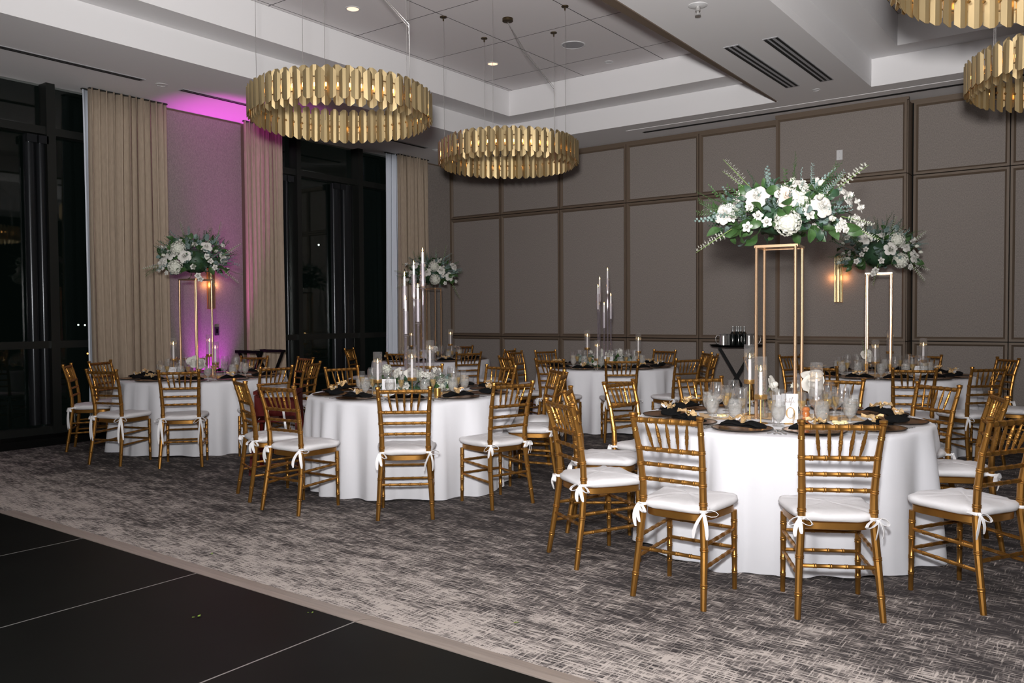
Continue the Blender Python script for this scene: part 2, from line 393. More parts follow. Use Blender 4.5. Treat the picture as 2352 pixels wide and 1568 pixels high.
g.add([(-3.755, -2, ZC-.012), (-3.50, -2, ZC-.012), (-3.735, TY-.05, ZC-.012), (-3.755, TY-.05, ZC-.012), (-3.755, -2, ZC+.01), (-3.50, -2, ZC+.01), (-3.735, TY-.05, ZC+.01), (-3.755, TY-.05, ZC+.01)],
      [(3, 2, 1, 0), (0, 1, 5, 4), (1, 2, 6, 5), (2, 3, 7, 6), (3, 0, 4, 7)])
struct('trim_2', g.mesh('partition_header', TRIM, 0))

# ceiling fittings
def slot_diffuser(x0, x1, y0, y1, slots, along, label, rim=CEIL):
    """white framed linear diffuser let into the ceiling"""
    t = thing('linear_diffuser', label, 'ceiling vent', ((x0+x1)/2, (y0+y1)/2, ZC), 0, 'linear diffusers in the ceiling')
    cx, cy = (x0+x1)/2, (y0+y1)/2
    ob('frame', G().box(x0-cx, x1-cx, y0-cy, y1-cy, -.006, .004).mesh('diffuser_frame', rim, 0), t)
    for a, b_, c, d in slots:
        ob('slot', G().box(a-cx, b_-cx, c-cy, d-cy, -.009, -.002).mesh('diffuser_slot', SLOT, 0), t)
slot_diffuser(-6.12, 3.4, 11.10, 11.385, [(-5.95, 3.3, 11.30, 11.375)], 'x', 'long single-slot ceiling diffuser running beside the panelled wall')
slot_diffuser(-3.43, -3.27, 8.28, 10.22, [(-3.425, -3.395, 8.3, 10.18), (-3.365, -3.34, 8.3, 10.18), (-3.305, -3.28, 8.3, 10.18)], 'y', 'three-slot ceiling diffuser on the beam, farther from smoke detector', GRILLE)
slot_diffuser(-3.02, -2.87, 8.28, 10.2, [(-3.015, -2.985, 8.3, 10.16), (-2.96, -2.935, 8.3, 10.16), (-2.9, -2.875, 8.3, 10.16)], 'y', 'three-slot ceiling diffuser on the beam beside the second coffer', GRILLE)
slot_diffuser(-9.25, -9.15, 1.5, 5.30, [(-9.235, -9.21, 1.5, 5.27), (-9.195, -9.17, 1.5, 5.27)], 'y', 'slim ceiling diffuser over the uncurtained window glass', GRILLE)
slot_diffuser(-9.27, -9.17, 5.78, 7.6, [(-9.255, -9.225, 5.8, 7.58), (-9.205, -9.185, 5.8, 7.58)], 'y', 'slim ceiling diffuser in the magenta glow', GRILLE)
slot_diffuser(-9.33, -9.24, 8.9, 10.2, [(-9.32, -9.27, 8.92, 10.18)], 'y', 'slim ceiling diffuser before the corner curtain', GRILLE)
def downlight(x, y, z, r, on, label):
    t = thing('recessed_downlight', label, 'ceiling light', (x, y, z), 0, 'recessed ceiling lights')
    ob('trim_ring', G().lathe([(r*.78, -.002), (r*.8, -.007), (r, -.004), (r, .004)], 24).mesh('trim_ring', PLASTIC), t)
    ob('lens', G().lathe([(0.001, -.003), (r*.8, -.003)], 24).mesh('lens', LAMPM if on else PLASTIC), t)
downlight(-7.04, 6.54, 4.86, .085, True, 'lit recessed downlight above the brighter brass chandelier')
downlight(-7.06, 9.10, 4.86, .085, True, 'lit recessed downlight before the inner coffer corner')
downlight(-9.21, 5.53, ZC, .07, False, 'unlit recessed downlight between two slim diffusers')
downlight(-9.27, 10.42, ZC, .07, False, 'unlit recessed downlight before the room corner')
downlight(-3.17, 10.53, ZC, .05, False, 'small unlit ceiling disc on the beam end')
downlight(-5.77, 10.0, 4.86, .06, False, 'small flat disc beside the ceiling speaker')
t = thing('ceiling_speaker', 'round flush ceiling speaker between the coffer seams', 'speaker', (-5.77, 9.10, 4.86))
ob('speaker_ring', G().lathe([(.135, -.002), (.14, -.008), (.155, -.006), (.16, .004)], 28).mesh('speaker_ring', PLASTIC), t)
ob('speaker_grille', G().lathe([(.001, -.005), (.137, -.004)], 28).mesh('speaker_grille', GRILLE), t)
t = thing('fire_sprinkler', 'white ceiling sprinkler with chrome head at the frame top', 'sprinkler', (-3.15, 7.03, ZC))
ob('escutcheon', G().lathe([(.001, -.012), (.05, -.014), (.085, -.004), (.088, .004)], 24).mesh('escutcheon', PLASTIC), t)
ob('nozzle', G().lathe([(.022, -.01), (.022, -.05), (.012, -.055), (.012, -.075), (.026, -.078), (.026, -.09), (.001, -.092)], 14).mesh('nozzle', STEEL), t)
t = thing('wall_plate', 'blank white wall plate high on the panelled bump-out', 'wall plate', (-3.17, YP-.005, 3.53))
ob('plate', G().box(-.038, .038, -.006, .003, -.065, .065).mesh('plate', PLASTIC, 0), t)
for z in (-.04, .04): ob('screw', G().ball((0, -.007, z), .004, 6, 4).mesh('screw', STEEL), t)
t = thing('light_switch', 'dark light switch plate under the brass sconce', 'light switch', (XL+.006, 6.84, 1.25))
ob('plate', G().box(0, .008, -.035, .035, -.06, .06).mesh('switch_plate', mat('dark_plate', (.03, .03, .03), .4), 0), t)
ob('rocker', G().box(.006, .013, -.014, .014, -.03, .03).mesh('rocker', BLACK, 0), t)
t = thing('power_outlet', 'white outlet plate low on the panelled wall behind the far tables', 'power outlet', (-8.95, YB-.012, .72))
ob('plate', G().box(-.055, .055, -.006, .003, -.06, .06).mesh('outlet_plate', PLASTIC, 0), t)
for z in (-.025, .025): ob('socket', G().box(-.015, .015, -.009, -.004, z-.012, z+.012).mesh('socket', GRILLE, 0), t)

# sconces
def sconce(loc, rz, label):
    t = thing('wall_sconce', label, 'wall lamp', loc, rz, 'brass wall sconces')
    ob('back_plate', G().box(-.055, .055, -.01, .0, -.31, .31).mesh('back_plate', SHINY, 0), t)
    g = G().grid(lambda u, v: (-.05*math.cos(PI*u), -.02-.055*math.sin(PI*u), -.3+v*.6), 9, 2)
    g.grid(lambda u, v: (-.046*math.cos(PI*u), -.02-.050*math.sin(PI*u), -.3+v*.6), 9, 2)
    for i in range(1, 8):
        a = PI*i/8; g.tube([(-.051*math.cos(a), -.02-.056*math.sin(a), -.3), (-.051*math.cos(a), -.02-.056*math.sin(a), .3)], .003, 5)
    ob('shade', g.mesh('sconce_shade', BRASS), t)
    ob('lamp', G().box(-.012, .012, -.04, -.02, -.25, .25).mesh('sconce_lamp', SCONCE, 0), t)
    for s in (-1, 1):
        p = t.matrix_basis @ Vector((s*.075, -.03, .02)) if False else Matrix.Translation(loc) @ Matrix.Rotation(rz, 4, 'Z') @ Vector((s*.085, -.05, .02))
        light('sconce_light', 'POINT', p, .9, (1, .42, .16), .03)
sconce((-3.17, YP-.005, 1.89), 0, 'brass half-cylinder sconce on the panelled bump-out')
sconce((XL+.006, 6.75, 1.86), PI/2, 'brass half-cylinder sconce between the beige curtains')
t = thing('floor_uplight', 'small black uplight on the floor glowing magenta up the wall', 'uplight', (-9.86, 6.60, 0))
ob('housing', G().lathe([(.06, 0), (.062, .01), (.055, .1), (.05, .11)], 16, cap0=True).mesh('housing', BLACK), t)
ob('lens', G().lathe([(.001, .105), (.05, .105)], 16).mesh('uplight_lens', mat('magenta_lens', (1, .05, .9), .3, emis=(1, .05, .9), es=10)), t)

# curtains
def curtain(y0, y1, x, folds, label, mtl, z0=.03, z1=4.165, amp=.045, skew=0., seed=1, name='curtain', cat='curtain', bow=0.):
    q = random.Random(seed); ph = [q.uniform(-.6, .6) for _ in range(folds+2)]
    def fn(u, v):
        k = u*folds; i = int(k); w = ph[i]*(1-(k-i))+ph[i+1]*(k-i)
        a = math.sin(2*PI*k+w*1.5)
        z = z0+(z1-z0)*v
        yy = y0+(y1-y0)*u+.012*math.sin(4*PI*k+w)+skew*(1-v)*(u-.5)+bow*math.sin(PI*v)*(1-u)
        return (x+amp*a*(1.1-.25*v)+.012*math.sin(3*v+9*u), yy, z)
    g = G().grid(fn, folds*9+1, 10)
    me = g.mesh('curtain', mtl, 60)
    t = thing(name, label, cat, (0, 0, 0))
    c = ob('drape', me, t); md = c.modifiers.new('thickness', 'SOLIDIFY'); md.thickness = .006
    ob('track', G().box(x-.02, x+.02, min(y0, y1), max(y0, y1), z1-.012, z1).mesh('curtain_track', BLACKMETAL, 0), t)
curtain(5.06, 6.06, -9.98, 11, 'wide beige linen curtain beside the bare black window', CURTAIN, seed=3, bow=-.02)
curtain(7.20, 7.86, -9.98, 9, 'narrow beige linen curtain beyond the sconce bay', CURTAIN, seed=5, skew=.02)
curtain(10.25, 11.0, -9.98, 9, 'beige linen curtain near the room corner', CURTAIN, seed=8, skew=.05)
curtain(5.02, 5.35, -10.07, 3, 'white sheer behind the wide beige curtain', SHEER, seed=2, amp=.02, name='sheer_curtain')
curtain(7.6, 7.93, -10.07, 3, 'white sheer edge behind the narrow beige curtain', SHEER, seed=4, amp=.02, name='sheer_curtain')
curtain(10.02, 10.4, -10.05, 4, 'grey-lit sheer beside the corner curtain', SHEER, seed=6, amp=.025, name='sheer_curtain', skew=.12)

# distant lights outside
for i, (d, label) in enumerate((((-45, 38.41, 6.39), 'single bright white point beyond the second window'), ((-60, 29.34, 1.0), 'first of two white points beyond the door glass'), ((-60, 29.8, .98), 'second of two white points beyond the door glass'), ((-60, 29.95, -1.05), 'orange point low beyond the curtain edge'))):
    t = tag(ob('distant_lamp', G().ball((0, 0, 0), .06, 8, 6).mesh('distant_lamp', mat('far_lamp%d' % (i == 3), (1, 1, 1), emis=(1, .35, .08) if i == 3 else (.8, 1, .85), es=5)), loc=d), label, 'outdoor lamp', 'lamps seen far outside')

# dance floor
df = thing('dance_floor', 'black portable dance floor with thin aluminium seams', 'dance floor')
DX = [-6.675+1.2645*i for i in range(9)]
DY = [2.645, 1.38, .115, -1.15, -2.41]
for i in range(len(DX)-1):
    for j in range(len(DY)-1):
        ob('floor_panel', G().box(DX[i]+.004, DX[i+1]-.004, DY[j+1]+.004, DY[j]-.004, 0.001, .022).mesh('floor_panel', DFLOOR, 0), df)
for x in DX[1:-1]: ob('seam_strip', G().box(x-.0038, x+.0038, DY[-1], DY[0]-.002, .001, .0225).mesh('seam_strip', SEAM, 0), df)
for y in DY[1:-1]: ob('seam_strip', G().box(DX[0], DX[-1], y-.0038, y+.0038, .001, .0225).mesh('seam_strip', SEAM, 0), df)
segs = [(DX[0]-.12, DX[3]), (DX[3], DX[6]), (DX[6], DX[8])]
for k, (a, b_) in enumerate(segs):
    a += .004; b_ -= .004; y0 = DY[0]; y1 = y0+.135
    lt = .13 if k == 0 else 0
    vs = [(a+lt*1., y0, .001), (b_, y0, .001), (b_+.02, y1, .001), (a+.02+lt*.5, y1, .001), (a+lt*1., y0, .023), (b_, y0, .023), (b_+.012, y0+.05, .021), (a+.01+lt*.7, y0+.05, .021), (b_+.02, y1, .003), (a+.02+lt*.5, y1, .003)]
    if k == 0:
        for q_ in (0, 4): vs[q_] = (a+.06, y0, vs[q_][2])
    ob('edge_ramp', G().add(vs, [(4, 5, 6, 7), (7, 6, 8, 9), (0, 1, 5, 4), (1, 2, 8, 6, 5), (3, 0, 4, 7, 9), (2, 3, 9, 8)]).mesh('edge_ramp', RAMP, 0), df)
g = G()
vs = [(DX[0], DY[0], .001), (DX[0]-.12, DY[0]+.0, .001), (DX[0]-.12, DY[-1], .001), (DX[0], DY[-1], .001), (DX[0], DY[0], .023), (DX[0]-.12, DY[0], .003), (DX[0]-.12, DY[-1], .003), (DX[0], DY[-1], .023)]
ob('edge_ramp', G().add(vs, [(4, 5, 6, 7), (0, 4, 7, 3), (0, 1, 5, 4)]).mesh('side_ramp', RAMP, 0), df)
# dropped greenery scraps
def scrap(x, y, z, label, s=1):
    g = G(); q = random.Random(int(abs(x*100)))
    for k in range(4):
        a = q.uniform(0, 6.28); p = Vector((.006*math.cos(a), .006*math.sin(a), .002)); d = Vector((math.cos(a), math.sin(a), .15))*.014*s
        n = Vector((-math.sin(a), math.cos(a), 0))*.005*s
        g.add([p, p+d*.5+n, p+d, p+d*.5-n], [(0, 1, 2, 3)])
    tag(ob('leaf_scrap', g.mesh('leaf_scrap', mat('fresh_green', (.25, .40, .05), .6), 0), loc=(x, y, z)), label, 'leaf', 'leaf scraps dropped on the floor')

scrap(-3.54, 2.25, .0225, 'larger yellow-green leaf scrap on the black dance floor', 1.3)
scrap(-3.14, 2.60, .0225, 'tiny green leaf scrap by the ramp edge on the dance floor', .7)
scrap(-4.48, 2.95, .001, 'green leaf scrap on the carpet between dance floor and candelabra table', 1.1)
scrap(-2.31, 3.12, .001, 'green leaf scrap on the carpet before table nine', 1.2)

# ------------------------------------------------------------------ chandeliers
def strip_mesh(h, w, name):
    """faceted brass blade: chamfered ends, flat centre, bent sides; closed body"""
    c = .026; d = .014; th = .0025
    prof = [(-w/2, 0), (-w*.12, d), (w*.22, d), (w/2, 0)]
    def z_at(x): 
        e = max(0, abs(x)-w*.20)/(w*.30); return h/2-c*min(1, e)
    vs = []
    for s in (0, 1):
        for x, y in prof:
            for sg in (-1, 1): vs.append((x, -(y-s*th), sg*z_at(x)))
    fs = []
    for i in range(3):
        a = i*2; fs.append((a, a+2, a+3, a+1)); b_ = 8+i*2; fs.append((b_+1, b_+3, b_+2, b_))
        fs.append((a, b_, b_+2, a+2)); fs.append((a+1, a+3, b_+3, b_+1))
    fs += [(0, 1, 9, 8), (6, 14, 15, 7)]
    return G().add(vs, fs).mesh(name, BRASS, 0)
OUT = strip_mesh(.245, .078, 'outer_blade'); INN = strip_mesh(.33, .082, 'inner_blade')
BLB = G().lathe([(.003, -.016), (.0055, -.010), (.0055, .012), (.003, .018)], 8, cap0=True, cap1=True).mesh('led_bulb', BULB)
PIN = G().lathe([(.002, .026), (.013, .036), (.002, .05)], 4).mesh('brass_pin', STICK, 0)
HOOP = G().grid(lambda u, v: ((.782+.006*math.cos(2*PI*v))*math.cos(2*PI*u), (.782+.006*math.cos(2*PI*v))*math.sin(2*PI*u), .006*math.sin(2*PI*v)), 64, 6, closeu=True).mesh('hoop', BRASS)
def chandelier(x, y, label, rot=0., cables=True, seed=1):
    q = random.Random(seed); z = 3.305
    t = thing('chandelier', label, 'chandelier', (x, y, z), 0, 'round brass chandeliers')
    ob('ring_frame', HOOP, t, (0, 0, .06)); ob('ring_frame', HOOP, t, (0, 0, -.05))
    n = 52
    for k in range(n):
        a = 2*PI*k/n+rot
        ob('brass_blade', OUT, t, (.80*math.cos(a), .80*math.sin(a), .0), (0, q.uniform(-.02, .02), a+PI/2+q.uniform(-.30, .30)))
        b_ = a+PI/n
        ob('brass_blade', INN, t, (.762*math.cos(b_), .762*math.sin(b_), .0), (0, q.uniform(-.01, .01), b_+PI/2+PI+q.uniform(-.28, .28)))
        ob('led_bulb', BLB, t, (.783*math.cos(b_), .783*math.sin(b_), -.005))
        ob('bulb_pin', PIN, t, (.752*math.cos(a), .752*math.sin(a), -.04))
    for k in range(5):
        a = math.radians(6+72*k); cx, cy = .74*math.cos(a), .74*math.sin(a)
        ob('cable', G().tube([(cx, cy, .05), (cx, cy, 4.86-z)], .0022, 5).mesh('cable', STEEL), t)
        ob('canopy', G().lathe([(.004, -.05), (.008, -.045), (.008, -.012), (.04, -.01), (.041, .0)], 16, c=(cx, cy, 4.86-z)).mesh('canopy', DARKBR), t)
    a = math.radians(78); cx, cy = .74*math.cos(a), .74*math.sin(a)
    ob('feed_canopy', G().lathe([(.006, -.04), (.01, -.035), (.062, -.032), (.062, 0)], 20, c=(0, 0, 4.86-z), cap0=True).mesh('feed_canopy', DARKBR), t)
    for e in (0, .03):
        ob('feed_wire', G().tube([(0, 0, 4.82-z), (cx*.35-e, cy*.35, 4.56-z-e*.4), (cx*.7+e*.4, cy*.7, 4.36-z-e), (cx, cy, 4.21-z-e), (cx+.003, cy, 3.7-z), (cx, cy, .1)], .0028, 5).mesh('feed_wire', STEEL), t)
chandelier(-5.74, 5.18, 'brass blade ring chandelier in front, largest one shown whole', .02, seed=1)
chandelier(-5.86, 7.84, 'smaller-looking brass blade ring chandelier before the panelled wall', .05, seed=2)
chandelier(-.33, 5.18, 'brass blade ring chandelier cut off by the top of the photo', .0, seed=3)
chandelier(-.34, 7.84, 'brass blade ring chandelier half cut off beside the sprinkler beam', .03, seed=4)

# ------------------------------------------------------------------ chairs
def bamboo(p0, p1, r, rings, seg=9, taper=None, mid=()):
    """tube with doubled bamboo nodes; mid: extra path points as (t, point)"""
    p0, p1 = Vector(p0), Vector(p1)
    ks = sorted([(0., p0)]+[(t, Vector(p)) for t, p in mid]+[(1., p1)])
    def P(t):
        for (a, A), (b_, B) in zip(ks, ks[1:]):
            if t <= b_: return A.lerp(B, (t-a)/(b_-a))
        return p1
    L = sum((B-A).length for (a, A), (b_, B) in zip(ks, ks[1:])); e = .0045/L
    ts = {0.: 1., 1.: 1.}
    for t, _ in mid: ts[t] = 1.
    for c in rings:
        for o, k in ((-2.2, 1.), (-1.5, 1.16), (-.7, 1.16), (0, 1.02), (.7, 1.16), (1.5, 1.16), (2.2, 1.)):
            if 0 < c+o*e < 1: ts[c+o*e] = k
    ts = sorted(ts.items())
    return G().tube([P(t) for t, _ in ts], [r*k*(taper(t) if taper else 1) for t, k in ts], seg)
def post(s):
    pts = [(0, (s*.192, -.245, 0)), (.30, (s*.176, -.20, .28)), (.48, (s*.164, -.182, .44)), (.62, (s*.163, -.186, .57)), (.82, (s*.171, -.215, .75)), (1, (s*.182, -.262, .905))]
    g = bamboo(pts[0][1], pts[-1][1], .0178, (.12, .30, .54, .64, .73, .82, .93), 10, lambda t: .82+.26*math.sin(PI*min(1, t*1.05))-.05*t, pts[1:-1])
    c = Vector(pts[-1][1]); g.lathe([(.013, -.002), (.0185, .004), (.0185, .007), (.012, .009), (.0195, .012), (.0195, .022), (.004, .026)], 10, c=tuple(c), cap1=True)
    return g.mesh('rear_post', GOLD)
def rail(z, y, hw, r, n=5, zz=None):
    return bamboo((-hw, y, z), (hw, y, z), r, [(.5+i)/n for i in range(n)], 8).mesh('rail', GOLD)
CH = []
def seat_out(k, s=1.0, n=40):
    """rounded trapezoid outline, wide at the front"""
    t = 2*PI*k/n; c, s_ = math.cos(t), math.sin(t); p = .46
    x = math.copysign(abs(c)**p, c); y = math.copysign(abs(s_)**p, s_)
    return (x*(.188+.020*y)*s, (y*.192+.002)*s)
def ring_solid(g, levels, n=40, wob=0., q=None):
    vs = []
    for sc_, z in levels:
        for k in range(n):
            x, y = seat_out(k, sc_, n); w = wob*math.sin(5*2*PI*k/n+sc_*9)*(1 if q is None else q)
            vs.append((x*(1+w*.3), y*(1+w*.3), z+w*.03))
    m = len(levels)
    fs = [(i*n+k, i*n+(k+1) % n, (i+1)*n+(k+1) % n, (i+1)*n+k) for i in range(m-1) for k in range(n)]
    fs += [tuple(range(n))[::-1], tuple((m-1)*n+k for k in range(n))]
    g.add(vs, fs)
g = G(); ring_solid(g, [(.97, .405), (1.0, .408), (1.0, .438), (.97, .442)]); SEATM = g.mesh('seat', GOLD, 40)
def cushion(seed):
    q = random.Random(seed); g = G(); a0 = q.uniform(0, 6); n = 48
    lv = [(.90, .442), (1.0, .444), (1.07, .452), (1.105, .466), (1.09, .479), (1.02, .487), (.90, .4925), (.70, .496), (.45, .498), (.2, .4985), (.02, .4985)]
    vs = []
    for i, (s_, z) in enumerate(lv):
        for k in range(n):
            x, y = seat_out(k, s_, n); t = 2*PI*k/n
            w = .006*math.sin(7*t+a0+i*.5)*(1 if 2 <= i <= 5 else .35)+.004*math.sin(13*t+a0*2)*(1 if 3 <= i <= 6 else .2)
            vs.append((x*(1+w), y*(1+w), z+w*.55+(.003*math.sin(9*x+a0)*math.sin(11*y+a0) if i > 5 else 0)))
    m = len(lv)
    fs = [(i*n+k, i*n+(k+1) % n, (i+1)*n+(k+1) % n, (i+1)*n+k) for i in range(m-1) for k in range(n)]+[tuple(range(n))[::-1], tuple((m-1)*n+k for k in range(n))]
    return g.add(vs, fs).mesh('cushion', WHITE, 60)
CUSH = [cushion(i) for i in range(3)]
def tie(s, kind, seed):
    """ribbon round the rear post, knot, loops and tails"""
    q = random.Random(seed); g = G(); c = Vector((s*.164, -.185, .462)); out = Vector((s*.5, -1, 0)).normalized(); sd = Vector((out.y, -out.x, 0))
    g.lathe([(.019, -.007), (.021, -.004), (.021, .005), (.019, .008)], 12, c=(c.x, c.y, c.z), cap0=False)
    g.ribbon([(c.x-s*.035, c.y+.045, c.z+.006), (c.x-s*.022, c.y+.02, c.z+.004), (c.x-s*.017, c.y+.006, c.z)], .014, (0, 0, 1))
    g.ribbon([(c.x+s*.012, c.y+.06, c.z+.004), (c.x+s*.02, c.y+.02, c.z+.004), (c.x+s*.018, c.y, c.z)], .014, (0, 0, 1))
    k = c+out*.024; g.ball(tuple(k), .011, 8, 6, sc=(1, 1, .9))
    for sg in (-1, 1):     # loops
        if kind == 2 and sg == 1: continue
        L_ = q.uniform(.045, .065); dr = q.uniform(.1, .8)
        pts = []
        for i in range(9):
            a = 2*PI*i/8; pts.append(k+sd*sg*L_*(1-math.cos(a))*.55+Vector((0, 0, 1))*(math.sin(a)*.016-(1-math.cos(a))*.5*L_*dr)+out*.006)
        g.ribbon(pts, .021, out+Vector((0, 0, .3)), .001)
    for sg in (-1, 1):     # tails
        L_ = (q.uniform(.07, .10), q.uniform(.2, .26), q.uniform(.08, .13))[kind]; sp = q.uniform(.15, .5) if kind != 1 else .12
        pts = [k+sd*sg*sp*L_*math.sin(t*1.7)*.8+out*(.012*math.sin(t*3)+.008)-Vector((0, 0, 1))*L_*(t**1.1) for t in [i/6 for i in range(7)]]
        g.ribbon(pts, [.015, .019, .021, .021, .020, .018, .010], (sd+out*.6), .001)
    return g.mesh('ribbon_tie', RIBBON, 60)
TIES = {(s, k): tie(s, k, 10+k*2+s) for s in (-1, 1) for k in range(3)}
FL = {s: bamboo((s*.186, .163, 0), (s*.183, .16, .41), .0155, (.22, .42, .66, .86), 9, lambda t: .8+.22*t).mesh('front_leg', GOLD) for s in (-1, 1)}
PO = {s: post(s) for s in (-1, 1)}
def pt(z, s=1):   # rear post centre at height z
    K = [(0, .192, -.245), (.28, .176, -.20), (.44, .164, -.182), (.57, .163, -.186), (.75, .171, -.215), (.905, .182, -.262)]
    for a, b_ in zip(K, K[1:]):
        if z <= b_[0]:
            t = (z-a[0])/(b_[0]-a[0]); return Vector((s*(a[1]+(b_[1]-a[1])*t), a[2]+(b_[2]-a[2])*t, z))
RAILS = []
for z, r in ((.893, .0135), (.745, .0118), (.668, .0105), (.592, .0105)):
    p = pt(z); RAILS.append(rail(z, p.y, p.x-.012, r, 6 if z > .88 else 5))
SPIN = []
for i in range(5):
    u = (i-2); a = pt(.745); b_ = pt(.893)
    SPIN.append(bamboo((u*.0455, a.y, .752), (u*.056, b_.y, .885), .0078, (.30, .52, .74), 7, lambda t: .62+.5*math.sin(PI*t)).mesh('spindle', GOLD))
STR = []
for z in (.30, .195):
    for s in (-1, 1):
        p = pt(z+.0, s); STR.append(bamboo((p.x, p.y, z), (s*.185, .162, z+.015), .0095, (.2, .4, .6, .8), 7).mesh('side_stretcher', GOLD))
for z in (.315, .215): STR.append(bamboo((-.185, .162, z), (.185, .162, z), .0095, (.2, .4, .6, .8), 7).mesh('front_stretcher', GOLD))
p = pt(.24); STR.append(bamboo((-p.x, p.y, .24), (p.x, p.y, .24), .0095, (.2, .4, .6, .8), 7).mesh('rear_stretcher', GOLD))
SPECCHAIR = [('seat', SEATM), ('leg', FL[-1]), ('leg', FL[1]), ('rear_post', PO[-1]), ('rear_post', PO[1]), ('top_rail', RAILS[0])]+[('back_rail', m) for m in RAILS[1:]]+[('spindle', m) for m in SPIN]+[('stretcher', m) for m in STR]

TABLES = {'T1': (-1.85, 5.39), 'T2': (-5.12, 5.42), 'T3': (-8.5, 5.55), 'T4': (-5.55, 9.55), 'T5': (-2.2, 9.73), 'T6': (-8.8, 9.73)}
TN = {'T1': 'table nine', 'T2': 'the front candelabra table', 'T3': 'the curtain-side table', 'T4': 'the far candelabra table', 'T5': 'the sconce-side table', 'T6': 'the far corner table'}
CHAIRS = [('T1', -90, 1.64), ('T1', -61, 1.59), ('T1', -28, 1.58), ('T1', 22, 1.28), ('T1', 56, 1.33), ('T1', 89, 1.28), ('T1', 137, 1.28), ('T1', 173, 1.28), ('T1', -154, 1.38), ('T1', -122, 1.57),
 ('T2', -86, 1.56), ('T2', -112, 1.5), ('T2', -49, 1.56), ('T2', -16, 1.46), ('T2', 54, 1.36), ('T2', 24, 1.34), ('T2', 90, 1.28), ('T2', 128, 1.28), ('T2', 167, 1.28),
 ('T3', -41, 1.6), ('T3', -72, 1.48), ('T3', -128, 1.4), ('T3', -156, 1.35), ('T3', -6, 1.53), ('T3', 24, 1.35), ('T3', 80, 1.3), ('T3', 118, 1.28), ('T3', 153, 1.28),
 ('T4', -115, 1.5), ('T4', -84, 1.6), ('T4', -54, 1.62), ('T4', -25, 1.62), ('T4', 12, 1.4), ('T4', 42, 1.35), ('T4', 82, 1.32), ('T4', 162, 1.32), ('T4', -177, 1.45),
 ('T5', -68, 1.61), ('T5', -41, 1.5), ('T5', 40, 1.41), ('T5', 82, 1.3), ('T5', 156, 1.3), ('T5', -98, 1.6), ('T5', -158, 1.45), ('T5', -8, 1.5),
 ('T6', -29, 1.6), ('T6', -65, 1.5), ('T6', 108, 1.3), ('T6', -154, 1.35), ('T6', 12, 1.35)]
HOURS = ['twelve', 'one', 'two', 'three', 'four', 'five', 'six', 'seven', 'eight', 'nine', 'ten', 'eleven']
def hour(tn, a):
    cx, cy = TABLES[tn]; back = math.degrees(math.atan2(cy, cx))      # direction away from the camera = twelve o'clock
    return ((back-a)/30.) % 12
def clock(tn, a):
    h = hour(tn, a); b_ = round(h*2)/2 % 12; w = HOURS[int(b_)]
    return ('half past '+w) if b_ % 1 else w+" o'clock"
used = {}
for i, (tn, a, d) in enumerate(CHAIRS):
    cx, cy = TABLES[tn]; ar = math.radians(a); D = d-.262
    face = {3: 200}.get(i, a+180)
    x, y = cx+D*math.cos(ar), cy+D*math.sin(ar)
    c = thing('banquet_chair', 'gold bamboo-look chair, tied white cushion, at %s of %s' % (clock(tn, a), TN[tn]), 'chair', (x, y, 0), math.radians(face-90), 'gold banquet chairs at '+TN[tn])
    c.scale = (1, 1, 1.015)
    for n_, m in SPECCHAIR: ob(n_, m, c)
    cu = ob('cushion', CUSH[i % 3], c, label='white tied-on seat cushion')
    k = 1 if tn == 'T3' else (0 if i % 2 else 2)
    for s in (-1, 1): ob('ribbon_tie', TIES[(s, k)], cu)

